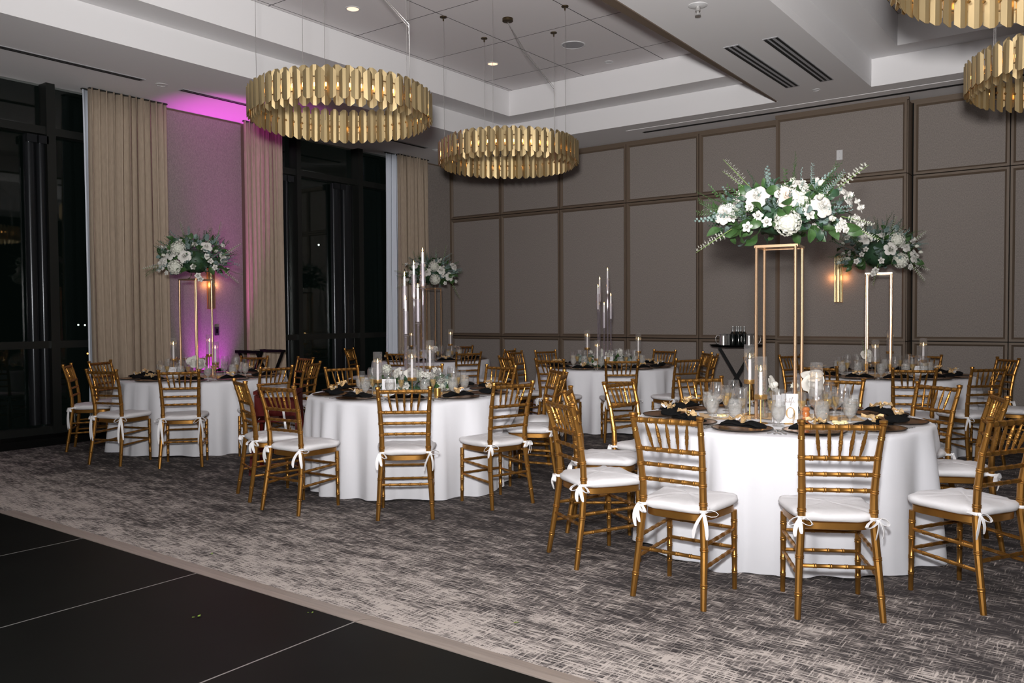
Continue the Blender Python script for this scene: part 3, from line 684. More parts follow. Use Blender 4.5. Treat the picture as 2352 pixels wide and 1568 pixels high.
# ------------------------------------------------------------------ tables and cloths
TABR, TZ = .895, .76
def make_table(tn):
    cx, cy = TABLES[tn]; rt = TABR-.006
    t = thing('round_table', 'round folding table hidden under the cloth of '+TN[tn], 'table', (cx, cy, 0), 0, 'round banquet tables')
    ob('tabletop', G().lathe([(.01, .727), (rt, .727), (rt+.002, .735), (rt, .752), (.01, .752)], 40, cap0=True, cap1=True).mesh('tabletop', WOODM, 40), t)
    for sx in (-1, 1):
        for sy in (-1, 1): ob('leg', G().tube([(sx*.45, sy*.3, 0), (sx*.45, sy*.3, .73)], .015, 8).mesh('table_leg', BLACKMETAL), t)
    q = random.Random(ord(tn[1])*7); NF = 34
    P = [(q.randint(9, 30), q.uniform(0, 6.28), q.uniform(.25, 1.)) for _ in range(7)]
    big = [(q.randint(12, 17), q.uniform(0, 6.28)) for _ in range(2)]
    dents = [(math.radians(a), d-.262-.2) for t_, a, d in CHAIRS if t_ == tn and d-.462 < 1.0]
    n = 360; vs = []; lv = [(.001, TZ), (.3, TZ), (.6, TZ), (.8, TZ), (TABR-.012, TZ), (TABR-.003, TZ-.002), (TABR+.002, TZ-.012)]+[(TABR+.004, TZ-.03-(TZ-.04)*(i/13)) for i in range(14)]
    for i, (r, z) in enumerate(lv):
        for k in range(n):
            t_ = 2*PI*k/n; rr = r; zz = z
            if i > 5:
                f = max(0, (TZ-z)/TZ)
                w = sum(am*math.sin(fr*t_+ph+f*.6*(fr % 3-1)) for fr, ph, am in P)/3.0
                b2 = sum(math.sin(fr*t_+ph) for fr, ph in big)/2
                b2 = math.copysign(abs(b2)**.7, b2)
                rr = r+(.018+.10*f**.8)*.5+(.005+.064*f**.6)*(w*.8+b2*.65)
                if z < .58:
                    kk = min(1, (.58-z)/.10)
                    for a, lim in dents:
                        da = abs((t_-a+PI) % (2*PI)-PI); hw = .20/max(lim, .6)
                        if da < hw*1.45:
                            e = 1 if da < hw else .5+.5*math.cos(PI*(da-hw)/(hw*.45))
                            rr = min(rr, rr*(1-kk*e)+(lim-.02+.012*math.sin(18*t_))*kk*e)
                if i == len(lv)-1: zz = .008+.008*math.sin(5*t_)
            vs.append((rr*math.cos(t_), rr*math.sin(t_), zz))
    m = len(lv)
    fs = [(i*n+k, i*n+(k+1) % n, (i+1)*n+(k+1) % n, (i+1)*n+k) for i in range(m-1) for k in range(n)]
    g = G(); g.add(vs, fs)
    c = ob('tablecloth', g.mesh('tablecloth', CLOTH, 0), None, (cx, cy, .0005))
    for pl in c.data.polygons: pl.use_smooth = True
    tag(c, 'floor-length white cloth on '+TN[tn], 'tablecloth', 'white round tablecloths')
for tn in TABLES: make_table(tn)

# ------------------------------------------------------------------ tableware meshes
S = 24
GOB = [(.001, .0015), (.034, .003), (.035, .005), (.012, .009), (.008, .014), (.008, .03), (.014, .037), (.030, .05), (.039, .072), (.0425, .098), (.041, .125), (.036, .150), (.0355, .151), (.035, .150)]
WINE = [(.001, .0015), (.036, .003), (.037, .005), (.010, .009), (.0045, .018), (.0042, .09), (.007, .10), (.024, .112), (.039, .135), (.0435, .158), (.042, .185), (.037, .218), (.0365, .2185), (.0365, .217)]
FLU = [(.001, .0015), (.031, .003), (.032, .005), (.009, .008), (.0045, .015), (.0045, .065), (.008, .08), (.018, .10), (.025, .13), (.0265, .155), (.0245, .195), (.024, .1955), (.024, .194)]
M_GOB = G().lathe(GOB, S).mesh('goblet', FROST); M_WINE = G().lathe(WINE, S).mesh('wine', GLASS); M_FLU = G().lathe(FLU, S).mesh('flute', GLASS)
M_WAT = G().lathe([(.001, .036), (.012, .038), (.029, .052), (.0375, .073), (.0408, .098), (.0395, .122), (.001, .122)], S).mesh('water', WATERM)
M_CHA = G().lathe([(.001, .081), (.008, .084), (.0165, .102), (.0235, .130), (.025, .146), (.001, .146)], S).mesh('champagne', CHAMP)
M_PLA = G().lathe([(.001, .006), (.10, .006), (.112, .008), (.168, .0165), (.171, .016), (.170, .0135), (.11, .003), (.08, .001), (.001, .001)], 36, cap0=False).mesh('charger', [CHARG])
M_RIM = G().lathe([(.167, .017), (.173, .0175), (.176, .0155), (.171, .012), (.167, .0125)], 36).mesh('charger_rim', CHARGR)
def napkin(seed):
    q = random.Random(seed); ph = q.uniform(0, 6)
    def fn(u, v):
        x = -1+2*v; ax = abs(x)
        w = (.024+.050*ax**.75)*(1-.55*max(0, ax-.72)/.28*(1 if ax > .72 else 0)); h = (.018+.017*math.sin(PI*min(1, ax*1.15))**2)*(1-.4*max(0, (ax-.75)/.25))
        e = 1-max(0, ax-.93)/.075
        t = 2*PI*u; fold = 1+.16*math.cos(5*t+ph+x)+.08*math.cos(9*t+ph*2)
        return (x*.142+.004*math.sin(3*t), w*math.cos(t)*fold*e, .002+max(0, h*(.55+.55*math.sin(t)*fold)*e))
    g = G().grid(fn, 26, 19, closeu=True)
    return g.mesh('napkin', NAPK, 60)
NAPS = [napkin(i) for i in range(3)]
def crinkle(seed, L_, w, mt, name):
    q = random.Random(seed); a, b_ = q.uniform(0, 6), q.uniform(0, 6)
    def top(u, v):
        x = (v-.05)*L_; ww = w*math.sin(PI*min(1, .08+v*.92))**.7; s = (u-.5)*2
        return (x, s*ww, .012*math.sin(4*v+a)+.010*abs(s)*math.sin(9*v+b_)+.004*math.cos(7*s+a)+.012*abs(s))
    g = G().grid(top, 6, 8); g.grid(lambda u, v: tuple(Vector(top(u, v))+Vector((0, 0, -.0016))), 6, 8)
    return g.mesh(name, mt, 25)
DL = [crinkle(i, .085, .026, DRIED, 'dried_leaf') for i in range(3)]
WL = crinkle(9, .045, .013, PAPER, 'white_petal')
BEAD = G().ball((0, 0, .011), .011, 10, 8).mesh('gold_bead', TINM)
TWIG = G().tube([(0, 0, 0), (.03, .004, .004), (.055, .001, .012), (.075, .006, .01)], .0016, 5).mesh('twig', DRIED)
def cutlery():
    H = lambda g: g.grid(lambda u, v: ((-.0045-.003*v**2)*math.cos(2*PI*u)*(1 if v < .96 else .5), -.10+.12*(1-v), .0025+.0015*math.sin(2*PI*u)+.003*v), 8, 8, closeu=True)
    f = G(); H(f)
    f.grid(lambda u, v: ((u-.5)*(.006+.018*min(1, v*2.2)), .02+.035*v, .004+.004*math.sin(PI*v)), 5, 6)
    for i in range(4): x = -.0096+i*.0064; f.tube([(x, .054, .005), (x, .075, .006), (x, .095, .009)], [.0017, .0015, .0007], 5)
    k = G(); H(k); k.add([(-.002, .02, .002), (.009, .025, .002), (.010, .09, .002), (.004, .115, .002), (-.003, .10, .002), (-.002, .02, .004), (.004, .025, .0045), (.004, .09, .004), (.003, .115, .0025), (-.003, .10, .004)],
                         [(0, 4, 3, 2, 1), (5, 6, 7, 8, 9), (0, 1, 6, 5), (1, 2, 7, 6), (2, 3, 8, 7), (3, 4, 9, 8), (4, 0, 5, 9)])
    s = G(); H(s); s.grid(lambda u, v: (.019*math.sin(PI*min(1, .12+v*.88))*(u-.5)*1.9, .02+.062*v, .006-.005*math.sin(PI*v)*(1-(2*u-1)**2)), 7, 8)
    return f.mesh('fork', STEEL), k.mesh('knife', STEEL), s.mesh('spoon', STEEL)
M_FORK, M_KNIFE, M_SPOON = cutlery()
for me in (M_FORK, M_SPOON): pass
def settings(tn, n, a0, detail):
    cx, cy = TABLES[tn]
    for k in range(n):
        a = a0+360*k/n; ar = math.radians(a); h = clock(tn, a); T = TN[tn]; q = random.Random(k*31+ord(tn[1]))
        mt = Matrix.Translation((cx, cy, TZ+.001)) @ Matrix.Rotation(ar+PI/2, 4, 'Z')   # local +y points to the table centre, -y to the sitter
        def put(name, me, x, y, z, rz, label, cat, grp, kids=()):
            p = mt @ Vector((x, y, z)); o = thing(name, label+' at %s on %s' % (h, T), cat, p, ar+PI/2+rz, grp+' on '+T)
            for kn, km, *rest in ((name+'_body', me),)+tuple(kids): ob(kn, km, o, *rest)
            return o
        rr = -.70
        put('charger_plate', M_PLA, 0, rr, 0, 0, 'bronze charger plate with dark rim', 'plate', 'bronze chargers', (('rim', M_RIM),))
        nz = q.uniform(-.12, .12); p = mt @ Vector((0, rr, .017))
        o = tag(ob('napkin', NAPS[k % 3], None, p, (0, 0, ar+PI/2+nz)), 'black napkin pinched at its middle at %s on %s' % (h, T), 'napkin', 'black napkins on '+T)
        o = thing('napkin_ornament', 'gilded dried-leaf ornament on the black napkin at %s on %s' % (h, T), 'ornament', mt @ Vector((0, rr, .052)), ar+PI/2+q.uniform(-.9, .9), 'dried-leaf ornaments on '+T)
        ob('dried_leaf', DL[k % 3], o, (0, 0, 0), (0, -.15, q.uniform(-.5, .5))); ob('dried_leaf', DL[(k+1) % 3], o, (0, 0, .002), (.2, -.2, PI+q.uniform(-.6, .6)))
        if detail > 0:
            ob('white_leaf', WL, o, (-.01, -.01, .012), (.3, -.2, q.uniform(0, 6))); ob('gold_bead', BEAD, o, (.012, -.008, .008)); ob('twig', TWIG, o, (0, 0, .008), (0, -.25, q.uniform(1.8, 4)))
        if detail > 1 or (detail and True):
            for j, (nm, me, x) in enumerate((('fork', M_FORK, -.185), ('fork', M_FORK, -.215), ('knife', M_KNIFE, .185), ('spoon', M_SPOON, .213))):
                p = mt @ Vector((x, rr+.0, .001))
                w = ('inner ', 'outer ', '', '')[j]
                tag(ob(nm, me, None, p, (0, 0, ar+PI/2+q.uniform(-.06, .06))), 'steel %s%s beside the charger at %s on %s' % (w, nm, h, T), nm, nm+'s on '+T)
        if hour(tn, a) > 20: continue
        put('water_goblet', M_GOB, .13, rr+.26+q.uniform(-.01, .01), 0, 0, 'misted goblet of iced water', 'glass', 'water goblets', (('water', M_WAT),))
        t1 = tn == 'T1'
        put('wine_glass', M_WINE, (.04, -.12)[t1]+q.uniform(-.01, .01), rr+(.33, .31)[t1], 0, 0, 'empty clear wine glass', 'glass', 'wine glasses')
        put('champagne_flute', M_FLU, (.20, .05)[t1]+q.uniform(-.01, .01), rr+(.30, .36)[t1], 0, 0, 'flute of pale champagne', 'glass', 'champagne flutes', (('champagne', M_CHA),))
settings('T1', 11, -88, 2); settings('T2', 10, -87, 2); settings('T3', 10, -80, 1)
settings('T4', 12, -85, 1); settings('T5', 12, -96, 1); settings('T6', 11, -95, 0)

# ------------------------------------------------------------------ flowers
def rose(seed, layers=((.010, 3, 1.4), (.016, 4, 1.3), (.024, 5, 1.1), (.033, 5, .85), (.044, 6, .5), (.056, 5, .1)), mt=PETAL, name='rose', h=.05):
    q = random.Random(seed); g = G()
    for li, (rad, n, op) in enumerate(layers):
        a0 = q.uniform(0, 6)
        for k in range(n):
            a = a0+2*PI*k/n+q.uniform(-.12, .12); hw = PI/n*1.28
            zt = h*(1-.16*li)*q.uniform(.92, 1.05); curl = q.uniform(.8, 1.2)
            def fn(u, v, a=a, hw=hw, rad=rad, op=op, zt=zt, li=li, curl=curl):
                s = (u-.5)*2; th = a+s*hw*(.45+.55*math.sin(PI*min(1, .25+v*.7)))
                lean = (1.45-op)
                r = rad*(.25+.75*v**.7)+lean*.012*v*v*curl+(.004*math.cos(s*PI) if v > .5 else 0)
                z = zt*(v**.8)*(1-.12*s*s)*(1 if li < 3 else .82)-(.008*max(0, v-.75)/.25*curl*lean)
                return (r*math.cos(th), r*math.sin(th), z)
            g.grid(fn, 5, 5)
    g.ball((0, 0, h*.60), layers[0][0]*1.15, 8, 6, sc=(1, 1, 1.3))
    g.lathe([(.003, -.012), (.012, -.006), (.016, .004), (.012, .018)], 8)
    return g.mesh(name, mt, 70)
ROSES = [rose(i) for i in range(3)]
BLUSHR = rose(5, mt=BLUSH)
SMALL = [rose(20+i, ((.006, 3, 1.4), (.011, 4, 1.25), (.017, 5, .95), (.022, 5, .65)), PETAL, 'lisianthus', .034) for i in range(3)]
BUD = rose(40, ((.006, 3, 1.3), (.010, 3, 1.1)), CREAM, 'flower_bud', .026)
ORCHID = rose(50, ((.02, 3, .5), (.05, 3, .1)), PETAL, 'open_blossom', .035)
def hydrangea(seed, r=.075):
    q = random.Random(seed); g = G()
    g.ball((0, 0, 0), r*.82, 12, 9)
    for i in range(95):
        z = 1-1.75*(i+.5)/95; a = i*2.39996+q.uniform(-.1, .1); s = math.sqrt(max(0, 1-z*z)); n = Vector((s*math.cos(a), s*math.sin(a), z))
        t = n.orthogonal().normalized(); b_ = n.cross(t); c = n*r*q.uniform(.95, 1.06); ro = q.uniform(0, 1.5); L_ = .0155*q.uniform(.85, 1.15)
        for k in range(4):
            aa = ro+k*PI/2; d = t*math.cos(aa)+b_*math.sin(aa); e = t*math.cos(aa+.8)+b_*math.sin(aa+.8); f = t*math.cos(aa-.8)+b_*math.sin(aa-.8)
            up = n*q.uniform(.001, .006)
            g.add([c, c+e*L_*.72+up, c+d*L_+up*1.5, c+f*L_*.72+up], [(0, 1, 2, 3)])
    return g.mesh('hydrangea', CREAM, 30)
HYD = [hydrangea(i) for i in range(2)]
def stock(seed, L_=.24):
    q = random.Random(seed); g = G(); pts = [(0, .0, 0), (.01, .0, L_*.3), (.02, .005, L_*.65), (.035, 0, L_)]
    g.tube(pts, [.003, .003, .0025, .001], 5, mi=1)
    for i in range(20):
        t = .22+.78*i/20; z = t*L_; s = 1.15-.75*t; a = i*2.4; c = Vector((.02*t+.016*s*math.cos(a), .016*s*math.sin(a), z))
        for k in range(5):
            aa = k*1.257+a; d = Vector((math.cos(aa), math.sin(aa), .35)); e = Vector((math.cos(aa+.6), math.sin(aa+.6), .2)); w = .013*s+.003
            g.add([c, c+e*w*.8, c+d*w*1.25, c+Vector((math.cos(aa-.6), math.sin(aa-.6), .2))*w*.8], [(0, 1, 2, 3)])
    return g.mesh('stock_spray', [CREAM, STEMG], 30)
STOCK = [stock(i) for i in range(3)]
def leafm(L_, w, mt, name, fold=.2, pointed=True, seed=0):
    def fn(u, v):
        s = (u-.5)*2; ww = w*(math.sin(PI*v)**(.8 if pointed else .5))
        return (s*ww, v*L_, fold*abs(s)*ww+.12*L_*math.sin(PI*v)-.25*L_*v*v)
    g = G().grid(fn, 5, 7)
    g.tube([(0, -.02, 0), (0, 0, 0), (0, L_*.5, .1*L_)], [.0012, .0012, .0006], 4)
    return g.mesh(name, mt, 60)
LV = [leafm(.085, .026, LEAFG, 'leaf'), leafm(.055, .026, EUCA, 'leaf', .1, False), leafm(.07, .02, LEAFD, 'leaf'), leafm(.095, .027, LEAFG, 'leaf'), leafm(.045, .022, EUCA, 'leaf', .05, False), leafm(.06, .013, LEAFD, 'leaf')]
def sprig(seed, L_, n, lw, ll, mt, name='foliage_sprig'):
    q = random.Random(seed); g = G(); bend = q.uniform(.1, .3)
    P = lambda t: Vector((.15*L_*math.sin(t*2)*(q2), bend*-t*t*L_*.8, 0))+Vector((0, 0, t*L_))
    q2 = q.choice((-1, 1))
    g.tube([P(i/6) for i in range(7)], [.0022-.0015*i/6 for i in range(7)], 4)
    for i in range(n):
        t = .12+.88*(i+1)/n; c = P(t); a = (0 if i % 2 else PI)+q.uniform(-.5, .5); s = 1-.45*t
        d = Vector((math.cos(a), math.sin(a), .75)).normalized(); w = d.cross(Vector((0, 1, .1))).normalized()*lw*s; nn = d.cross(w).normalized()*lw*.25
        g.add([c, c+d*ll*s*.35+w-nn, c+d*ll*s*.75+w*.75-nn, c+d*ll*s, c+d*ll*s*.75-w*.75-nn, c+d*ll*s*.35-w-nn, c+d*ll*s*.5+nn],
              [(0, 1, 6), (1, 2, 6), (2, 3, 6), (3, 4, 6), (4, 5, 6), (5, 0, 6)])
    return g.mesh(name, mt, 0)
SPR = [sprig(1, .22, 16, .008, .038, LEAFG), sprig(2, .26, 18, .007, .034, LEAFD), sprig(3, .24, 12, .014, .034, EUCA), sprig(4, .30, 24, .005, .045, LEAFG), sprig(5, .22, 14, .016, .032, EUCA), sprig(6, .25, 26, .004, .04, EUCA)]
def quat(d, roll=0.):
    return (Vector(d).to_track_quat('Z', 'Y').to_matrix().to_4x4() @ Matrix.Rotation(roll, 4, 'Z'))
def put(par, name, me, p, d, roll=0., s=1.0, pre=None):
    o = ob(name, me, par); m = Matrix.Translation(p) @ quat(d, roll) @ Matrix.Scale(s, 4)
    if pre is not None: m = m @ pre
    o.matrix_local = m; return o
LEAFPRE = Matrix.Rotation(PI/2, 4, 'X') @ Matrix.Identity(4)
RX, RY = cyw, syw      # lateral axis of the view, used only to read offsets off the photo
def foam(seed, sx, sy, sz):
    def fn(u, v):
        n = 1+.12*math.sin(9*2*PI*u+seed)*math.sin(7*PI*v)
        return (sx*n*math.sin(PI*v)*math.cos(2*PI*u), sy*n*math.sin(PI*v)*math.sin(2*PI*u), -sz*math.cos(PI*v)*n)
    return G().grid(fn, 20, 10, closeu=True).mesh('foam_base', LEAFD, 60)
def arrangement(label, loc, seed, flowers, rx, rz, nleaf, nspr, zlow=-.25, group='tall white flower arrangements', sc_=1.0, ry=None):
    """flowers: (kind, lateral, up, toward-camera) offsets in metres from loc, for blooms seen in the photo"""
    q = random.Random(seed); ry = ry or rx
    t = thing('flower_arrangement', label, 'flowers', loc, 0, group)
    ob('foam_base', foam(seed, rx*.40, ry*.40, rz*.45), t, (0, 0, 0))
    def dirp(a, e): return Vector((math.cos(a)*math.cos(e), math.sin(a)*math.cos(e), math.sin(e)))
    for kind, la, up, fw in flowers:
        p = Vector((RX*la+RY*fw, RY*la-RX*fw, up)); d = Vector((p.x, p.y, p.z+.10)).normalized()
        d = (d+Vector((RY, -RX, .1))*.55).normalized()
        if kind == 'r': put(t, 'rose', ROSES[q.randrange(3)], p, d, q.uniform(0, 6), q.uniform(.92, 1.08)*sc_)
        elif kind == 'b': put(t, 'rose', BLUSHR, p, d, q.uniform(0, 6), sc_)['label'] = 'blush-tinted rose'
        elif kind == 'h': put(t, 'hydrangea', HYD[q.randrange(2)], p, d, q.uniform(0, 6), sc_)
        elif kind == 's': put(t, 'lisianthus', SMALL[q.randrange(3)], p, d, q.uniform(0, 6), q.uniform(.85, 1.1)*sc_)
    for kind, la, up, fw, dl, du in [f for f in STOCKS.get(seed, [])]:
        p = Vector((RX*la+RY*fw, RY*la-RX*fw, up)); put(t, 'stock_spray', STOCK[q.randrange(3)], p, (RX*dl, RY*dl, du), q.uniform(0, 6), kind)
    # the rest of the ball, all round
    for i in range(9):
        a = q.uniform(0, 2*PI); e = q.uniform(-.1, 1.3); d = dirp(a, e)
        if Vector((RY, -RX, 0)).dot(d) > .25 and flowers: continue
        p = Vector((d.x*rx*.8, d.y*ry*.8, d.z*rz*.8)); k = q.random()
        if k < .4: put(t, 'rose', ROSES[i % 3], p, d, 0, sc_)
        elif k < .6: put(t, 'hydrangea', HYD[i % 2], p, d, 0, sc_)
        else: put(t, 'lisianthus', SMALL[i % 3], p, d, 0, sc_)
    for i in range(nleaf):
        a = q.uniform(0, 2*PI); e = math.asin(q.uniform(-.55, .98)); d = dirp(a, e); f = q.uniform(.5, .95)
        p = Vector((d.x*rx*f, d.y*ry*f, d.z*rz*f)); dd = (d+Vector((q.uniform(-.9, .9), q.uniform(-.9, .9), q.uniform(-.7, .5)))).normalized()
        k = q.choice((0, 0, 1, 2, 2, 4, 5, 1)) if d.z > -.2 else q.choice((3, 0, 1, 3, 2))
        put(t, 'leaf', LV[k], p, dd, q.uniform(0, 6), q.uniform(.8, 1.3)*sc_, LEAFPRE)
    for i in range(nspr):
        a = q.uniform(0, 2*PI); e = math.asin(q.uniform(-.35, .95)); d = dirp(a, e); f = q.uniform(.55, .85)
        p = Vector((d.x*rx*f, d.y*ry*f, d.z*rz*f)); dd = (d+Vector((q.uniform(-.3, .3), q.uniform(-.3, .3), q.uniform(-.35, .3)))).normalized()
        put(t, 'foliage_sprig', SPR[q.randrange(6)], p, dd, q.uniform(0, 6), q.uniform(.55, .95)*sc_)
    for i in range(10):
        a = q.uniform(0, 2*PI); e = math.asin(q.uniform(-.3, .9)); d = dirp(a, e); f = q.uniform(.85, 1.05)
        put(t, 'flower_bud', BUD, Vector((d.x*rx*f, d.y*ry*f, d.z*rz*f)), d, 0, sc_*1.2)
    return t
STOCKS = {101: [(1.0, -.20, .20, .02, -.55, .75), (.8, -.24, .17, .1, -.5, .5), (1.3, .30, .14, .05, .75, .75), (1.1, .27, .10, -.1, .6, .8), (1.1, -.34, -.08, .12, -.8, -.38), (.9, .36, -.06, .2, .8, -.5), (.9, .30, -.02, .25, .7, -.2)],
          103: [(1.0, -.10, .22, 0, -.2, 1), (1.2, .25, .15, .05, .35, .9), (1.0, .35, .05, .1, .7, .5), (1.0, .34, -.1, .1, .7, -.5), (.9, -.35, -.05, .1, -.9, -.1), (.8, .22, -.16, .15, .3, -1)],
          105: [(1.0, .32, .1, 0, .8, .5), (.9, -.3, -.05, .1, -.9, -.05), (1.0, .25, -.12, .2, .6, -.6), (1.0, -.12, -.12, .25, -.3, -.8), (.9, .35, -.1, 0, .8, -.4), (.9, .1, .2, 0, .3, 1)],
          106: [(1.0, -.2, .15, 0, -.4, .9), (1.1, .2, .2, 0, .3, 1), (.9, -.34, .02, .1, -.9, .1), (1.0, -.3, -.1, .15, -.8, -.3), (1.2, .33, -.12, .1, .5, -.85), (.9, .1, .2, .1, .1, 1)]}
# table nine: blooms read off the photo (lateral, up, toward camera)
FL1 = [('r', -.205, .11, .20), ('b', -.055, .095, .30), ('h', -.048, -.06, .30), ('r', .155, .035, .32), ('h', .05, .09, .22), ('r', .40, .12, .08), ('r', .10, .19, .10), ('r', -.385, .015, .12),
       ('s', -.02, .165, .2), ('s', -.26, .035, .25), ('s', -.22, -.02, .28), ('s', -.28, -.085, .26), ('s', -.355, -.02, .2), ('s', .05, .01, .36), ('s', .22, .23, .02), ('s', .26, .14, .14),
       ('s', .165, .18, .08), ('s', .51, .06, 0), ('s', .49, .10, 0), ('s', .42, -.03, .15), ('s', .46, -.06, .12), ('s', .28, -.07, .3), ('s', .255, -.10, .3), ('s', .30, -.105, .3), ('s', -.18, -.06, .32), ('s', .07, -.02, .34)]
FLX = [('h', -.07, .10, .30), ('h', -.09, -.08, .34), ('r', .02, .02, .36), ('r', -.17, .05, .26), ('r', .20, .12, .2), ('r', -.33, .11, .05), ('r', -.28, -.04, .22), ('s', -.22, -.13, .25), ('s', .10, -.08, .33),
       ('s', .26, -.02, .25), ('s', .30, -.08, .22), ('s', .08, .14, .22), ('s', -.12, .18, .12), ('s', .14, -.16, .3), ('s', .16, -.19, .28), ('s', -.2, -.03, .33), ('s', .33, .14, .05), ('s', .24, .02, .3), ('s', -.36, -.1, .1)]
arrangement('lush white rose and hydrangea arrangement atop the stand on table nine', (-1.85, 5.39, 2.05), 101, FL1, .45, .235, 290, 80)
arrangement('dome of white flowers and dark foliage on the curtain-side table', (-8.56, 5.51, 2.08), 103, [(k, a*1.0, b_*1.15, c*1.0) for k, a, b_, c in FLX], .40, .30, 230, 110)
arrangement('dark leafy white arrangement partly behind the largest one', (-2.24, 9.70, 2.08), 105, [(k, -a*1.05-.02, b_*1.2, c) for k, a, b_, c in FLX], .42, .30, 230, 110)
arrangement('white arrangement behind the tall candelabra candles', (-8.8, 9.73, 2.08), 106, [(k, -a*1.1, b_*1.1, c) for k, a, b_, c in FLX], .42, .28, 200, 100)
def stand(tn, label, half=.12, ang=36.6, ztop=1.862, off=(0, 0)):
    cx, cy = TABLES[tn]; cx += off[0]; cy += off[1]
    t = thing('flower_stand', label, 'flower stand', (cx, cy, TZ+.001), math.radians(ang), 'gold four-post flower stands')
    z1 = ztop-TZ
    for sx in (-1, 1):
        for sy in (-1, 1):
            x, y = sx*half, sy*half
            ob('post', G().tube([(x, y, .0), (x, y, .3), (x*1.01, y, .6), (x, y, z1)], [.0105, .0115, .011, .0105], 10).mesh('stand_post', SHINY), t)
            ob('foot', G().lathe([(.001, 0), (.018, 0), (.018, .006), (.011, .012)], 12, c=(x, y, 0)).mesh('stand_foot', SHINY), t)
    h = half+.004
    g = G()
    for a, b_ in (((-h, -h), (h, -h)), ((h, -h), (h, h)), ((h, h), (-h, h)), ((-h, h), (-h, -h))): g.bar((a[0], a[1], z1), (b_[0], b_[1], z1), .02, .016)
    g.box(-h, h, -h, h, z1-.004, z1+.002)
    ob('top_frame', g.mesh('stand_top', SHINY, 0), t)
stand('T1', 'polished gold four-post stand rising from table nine', ang=8)
stand('T3', 'polished gold four-post stand on the curtain-side table', ang=14, off=(-.06, -.04))
stand('T5', 'polished gold four-post stand on the sconce-side table', ang=10, off=(-.04, -.03))
stand('T6', 'polished gold four-post stand on the far corner table', ang=20)

# ------------------------------------------------------------------ candles
CANDB = G().tube([(0, 0, 0), (0, 0, .5), (0, 0, 1)], [.0108, .0105, .0095], 12).mesh('candle', WAX)
FLM = G().lathe([(.001, 0), (.0045, .006), (.0052, .013), (.003, .024), (.0006, .036)], 10).mesh('flame', FLAME)
WICK = G().tube([(0, 0, -.002), (0, 0, .008)], .0009, 5).mesh('wick', BLACK)
def candle(x, y, z, L_, where, grp, tilt=(0, 0)):
    t = tag(ob('taper_candle', None, None, (x, y, z), (tilt[0], tilt[1], 0)), 'lit white taper candle '+where, 'candle', grp)
    ob('wax', CANDB, t, scale=(1, 1, L_)); ob('wick', WICK, t, (0, 0, L_)); ob('flame', FLM, t, (0, 0, L_+.004))
def chimney(L_, r=.036):
    return G().lathe([(r, 0), (r, L_)], 72, wob=lambda rr, z, t: rr+.0012*math.cos(24*t)).lathe([(r-.001, L_), (r+.0015, L_+.001), (r+.001, L_+.003)], 36).mesh('chimney', CHIM)
CHM = chimney(.235)
def candlestick(x, y, hc, L_, where, tn):
    """brass stick: disc base, thin stem, cup that carries a ribbed glass chimney"""
    t = thing('candlestick', 'brushed brass candlestick with ribbed glass chimney '+where, 'candlestick', (x, y, TZ+.001), 0, 'brass candlesticks on '+TN[tn])
    ob('base', G().lathe([(.001, .001), (.045, .001), (.046, .004), (.044, .006), (.006, .008)], 24).mesh('stick_base', STICK), t)
    ob('stem', G().tube([(0, 0, .005), (0, 0, hc)], .0048, 8).mesh('stick_stem', STICK), t)
    ob('cup', G().lathe([(.001, hc-.004), (.036, hc-.004), (.0385, hc), (.0385, hc+.022), (.036, hc+.024), (.034, hc+.018), (.012, hc+.012), (.012, hc+.02), (.001, hc+.02)], 24).mesh('stick_cup', STICK), t)
    ob('chimney', CHM, t, (0, 0, hc+.018), label='ribbed clear glass chimney')
    candle(x, y, TZ+hc+.015, L_, where, 'taper candles on '+TN[tn])
for x, y, hc, L_, w, tn in (
    (-2.05, 5.40, .215, .145, 'beside the back stand post, table nine', 'T1'), (-1.84, 5.03, .155, .15, 'directly before the stand, table nine', 'T1'), (-1.58, 5.28, .115, .14, 'by the large drooping blossom, table nine', 'T1'),
    (-5.10, 4.97, .12, .145, 'shortest, front candelabra table', 'T2'), (-4.83, 5.10, .14, .165, 'by the gold tin, front candelabra table', 'T2'), (-5.10, 5.62, .20, .155, 'tallest cup, front candelabra table', 'T2'),
    (-8.72, 5.32, .19, .16, 'beside the card, curtain-side table', 'T3'), (-8.22, 5.52, .15, .16, 'before the magenta wall, curtain-side table', 'T3'), (-8.72, 5.78, .22, .155, 'behind the stand, curtain-side table', 'T3'),
    (-5.85, 9.55, .22, .155, 'above the goblets, far candelabra table', 'T4'), (-5.50, 9.22, .10, .155, 'lowest, far candelabra table', 'T4'), (-5.18, 9.72, .18, .15, 'by the card, far candelabra table', 'T4'),
    (-2.20, 9.38, .14, .15, 'before the stand, sconce-side table', 'T5'), (-2.18, 9.95, .23, .155, 'tallest, sconce-side table', 'T5'), (-1.82, 9.83, .15, .155, 'over the card, sconce-side table', 'T5'),
    (-9.05, 9.55, .20, .16, 'shorter, far corner table', 'T6'), (-8.55, 9.90, .22, .155, 'taller, far corner table', 'T6')):
    candlestick(x, y, hc, L_, w, tn)
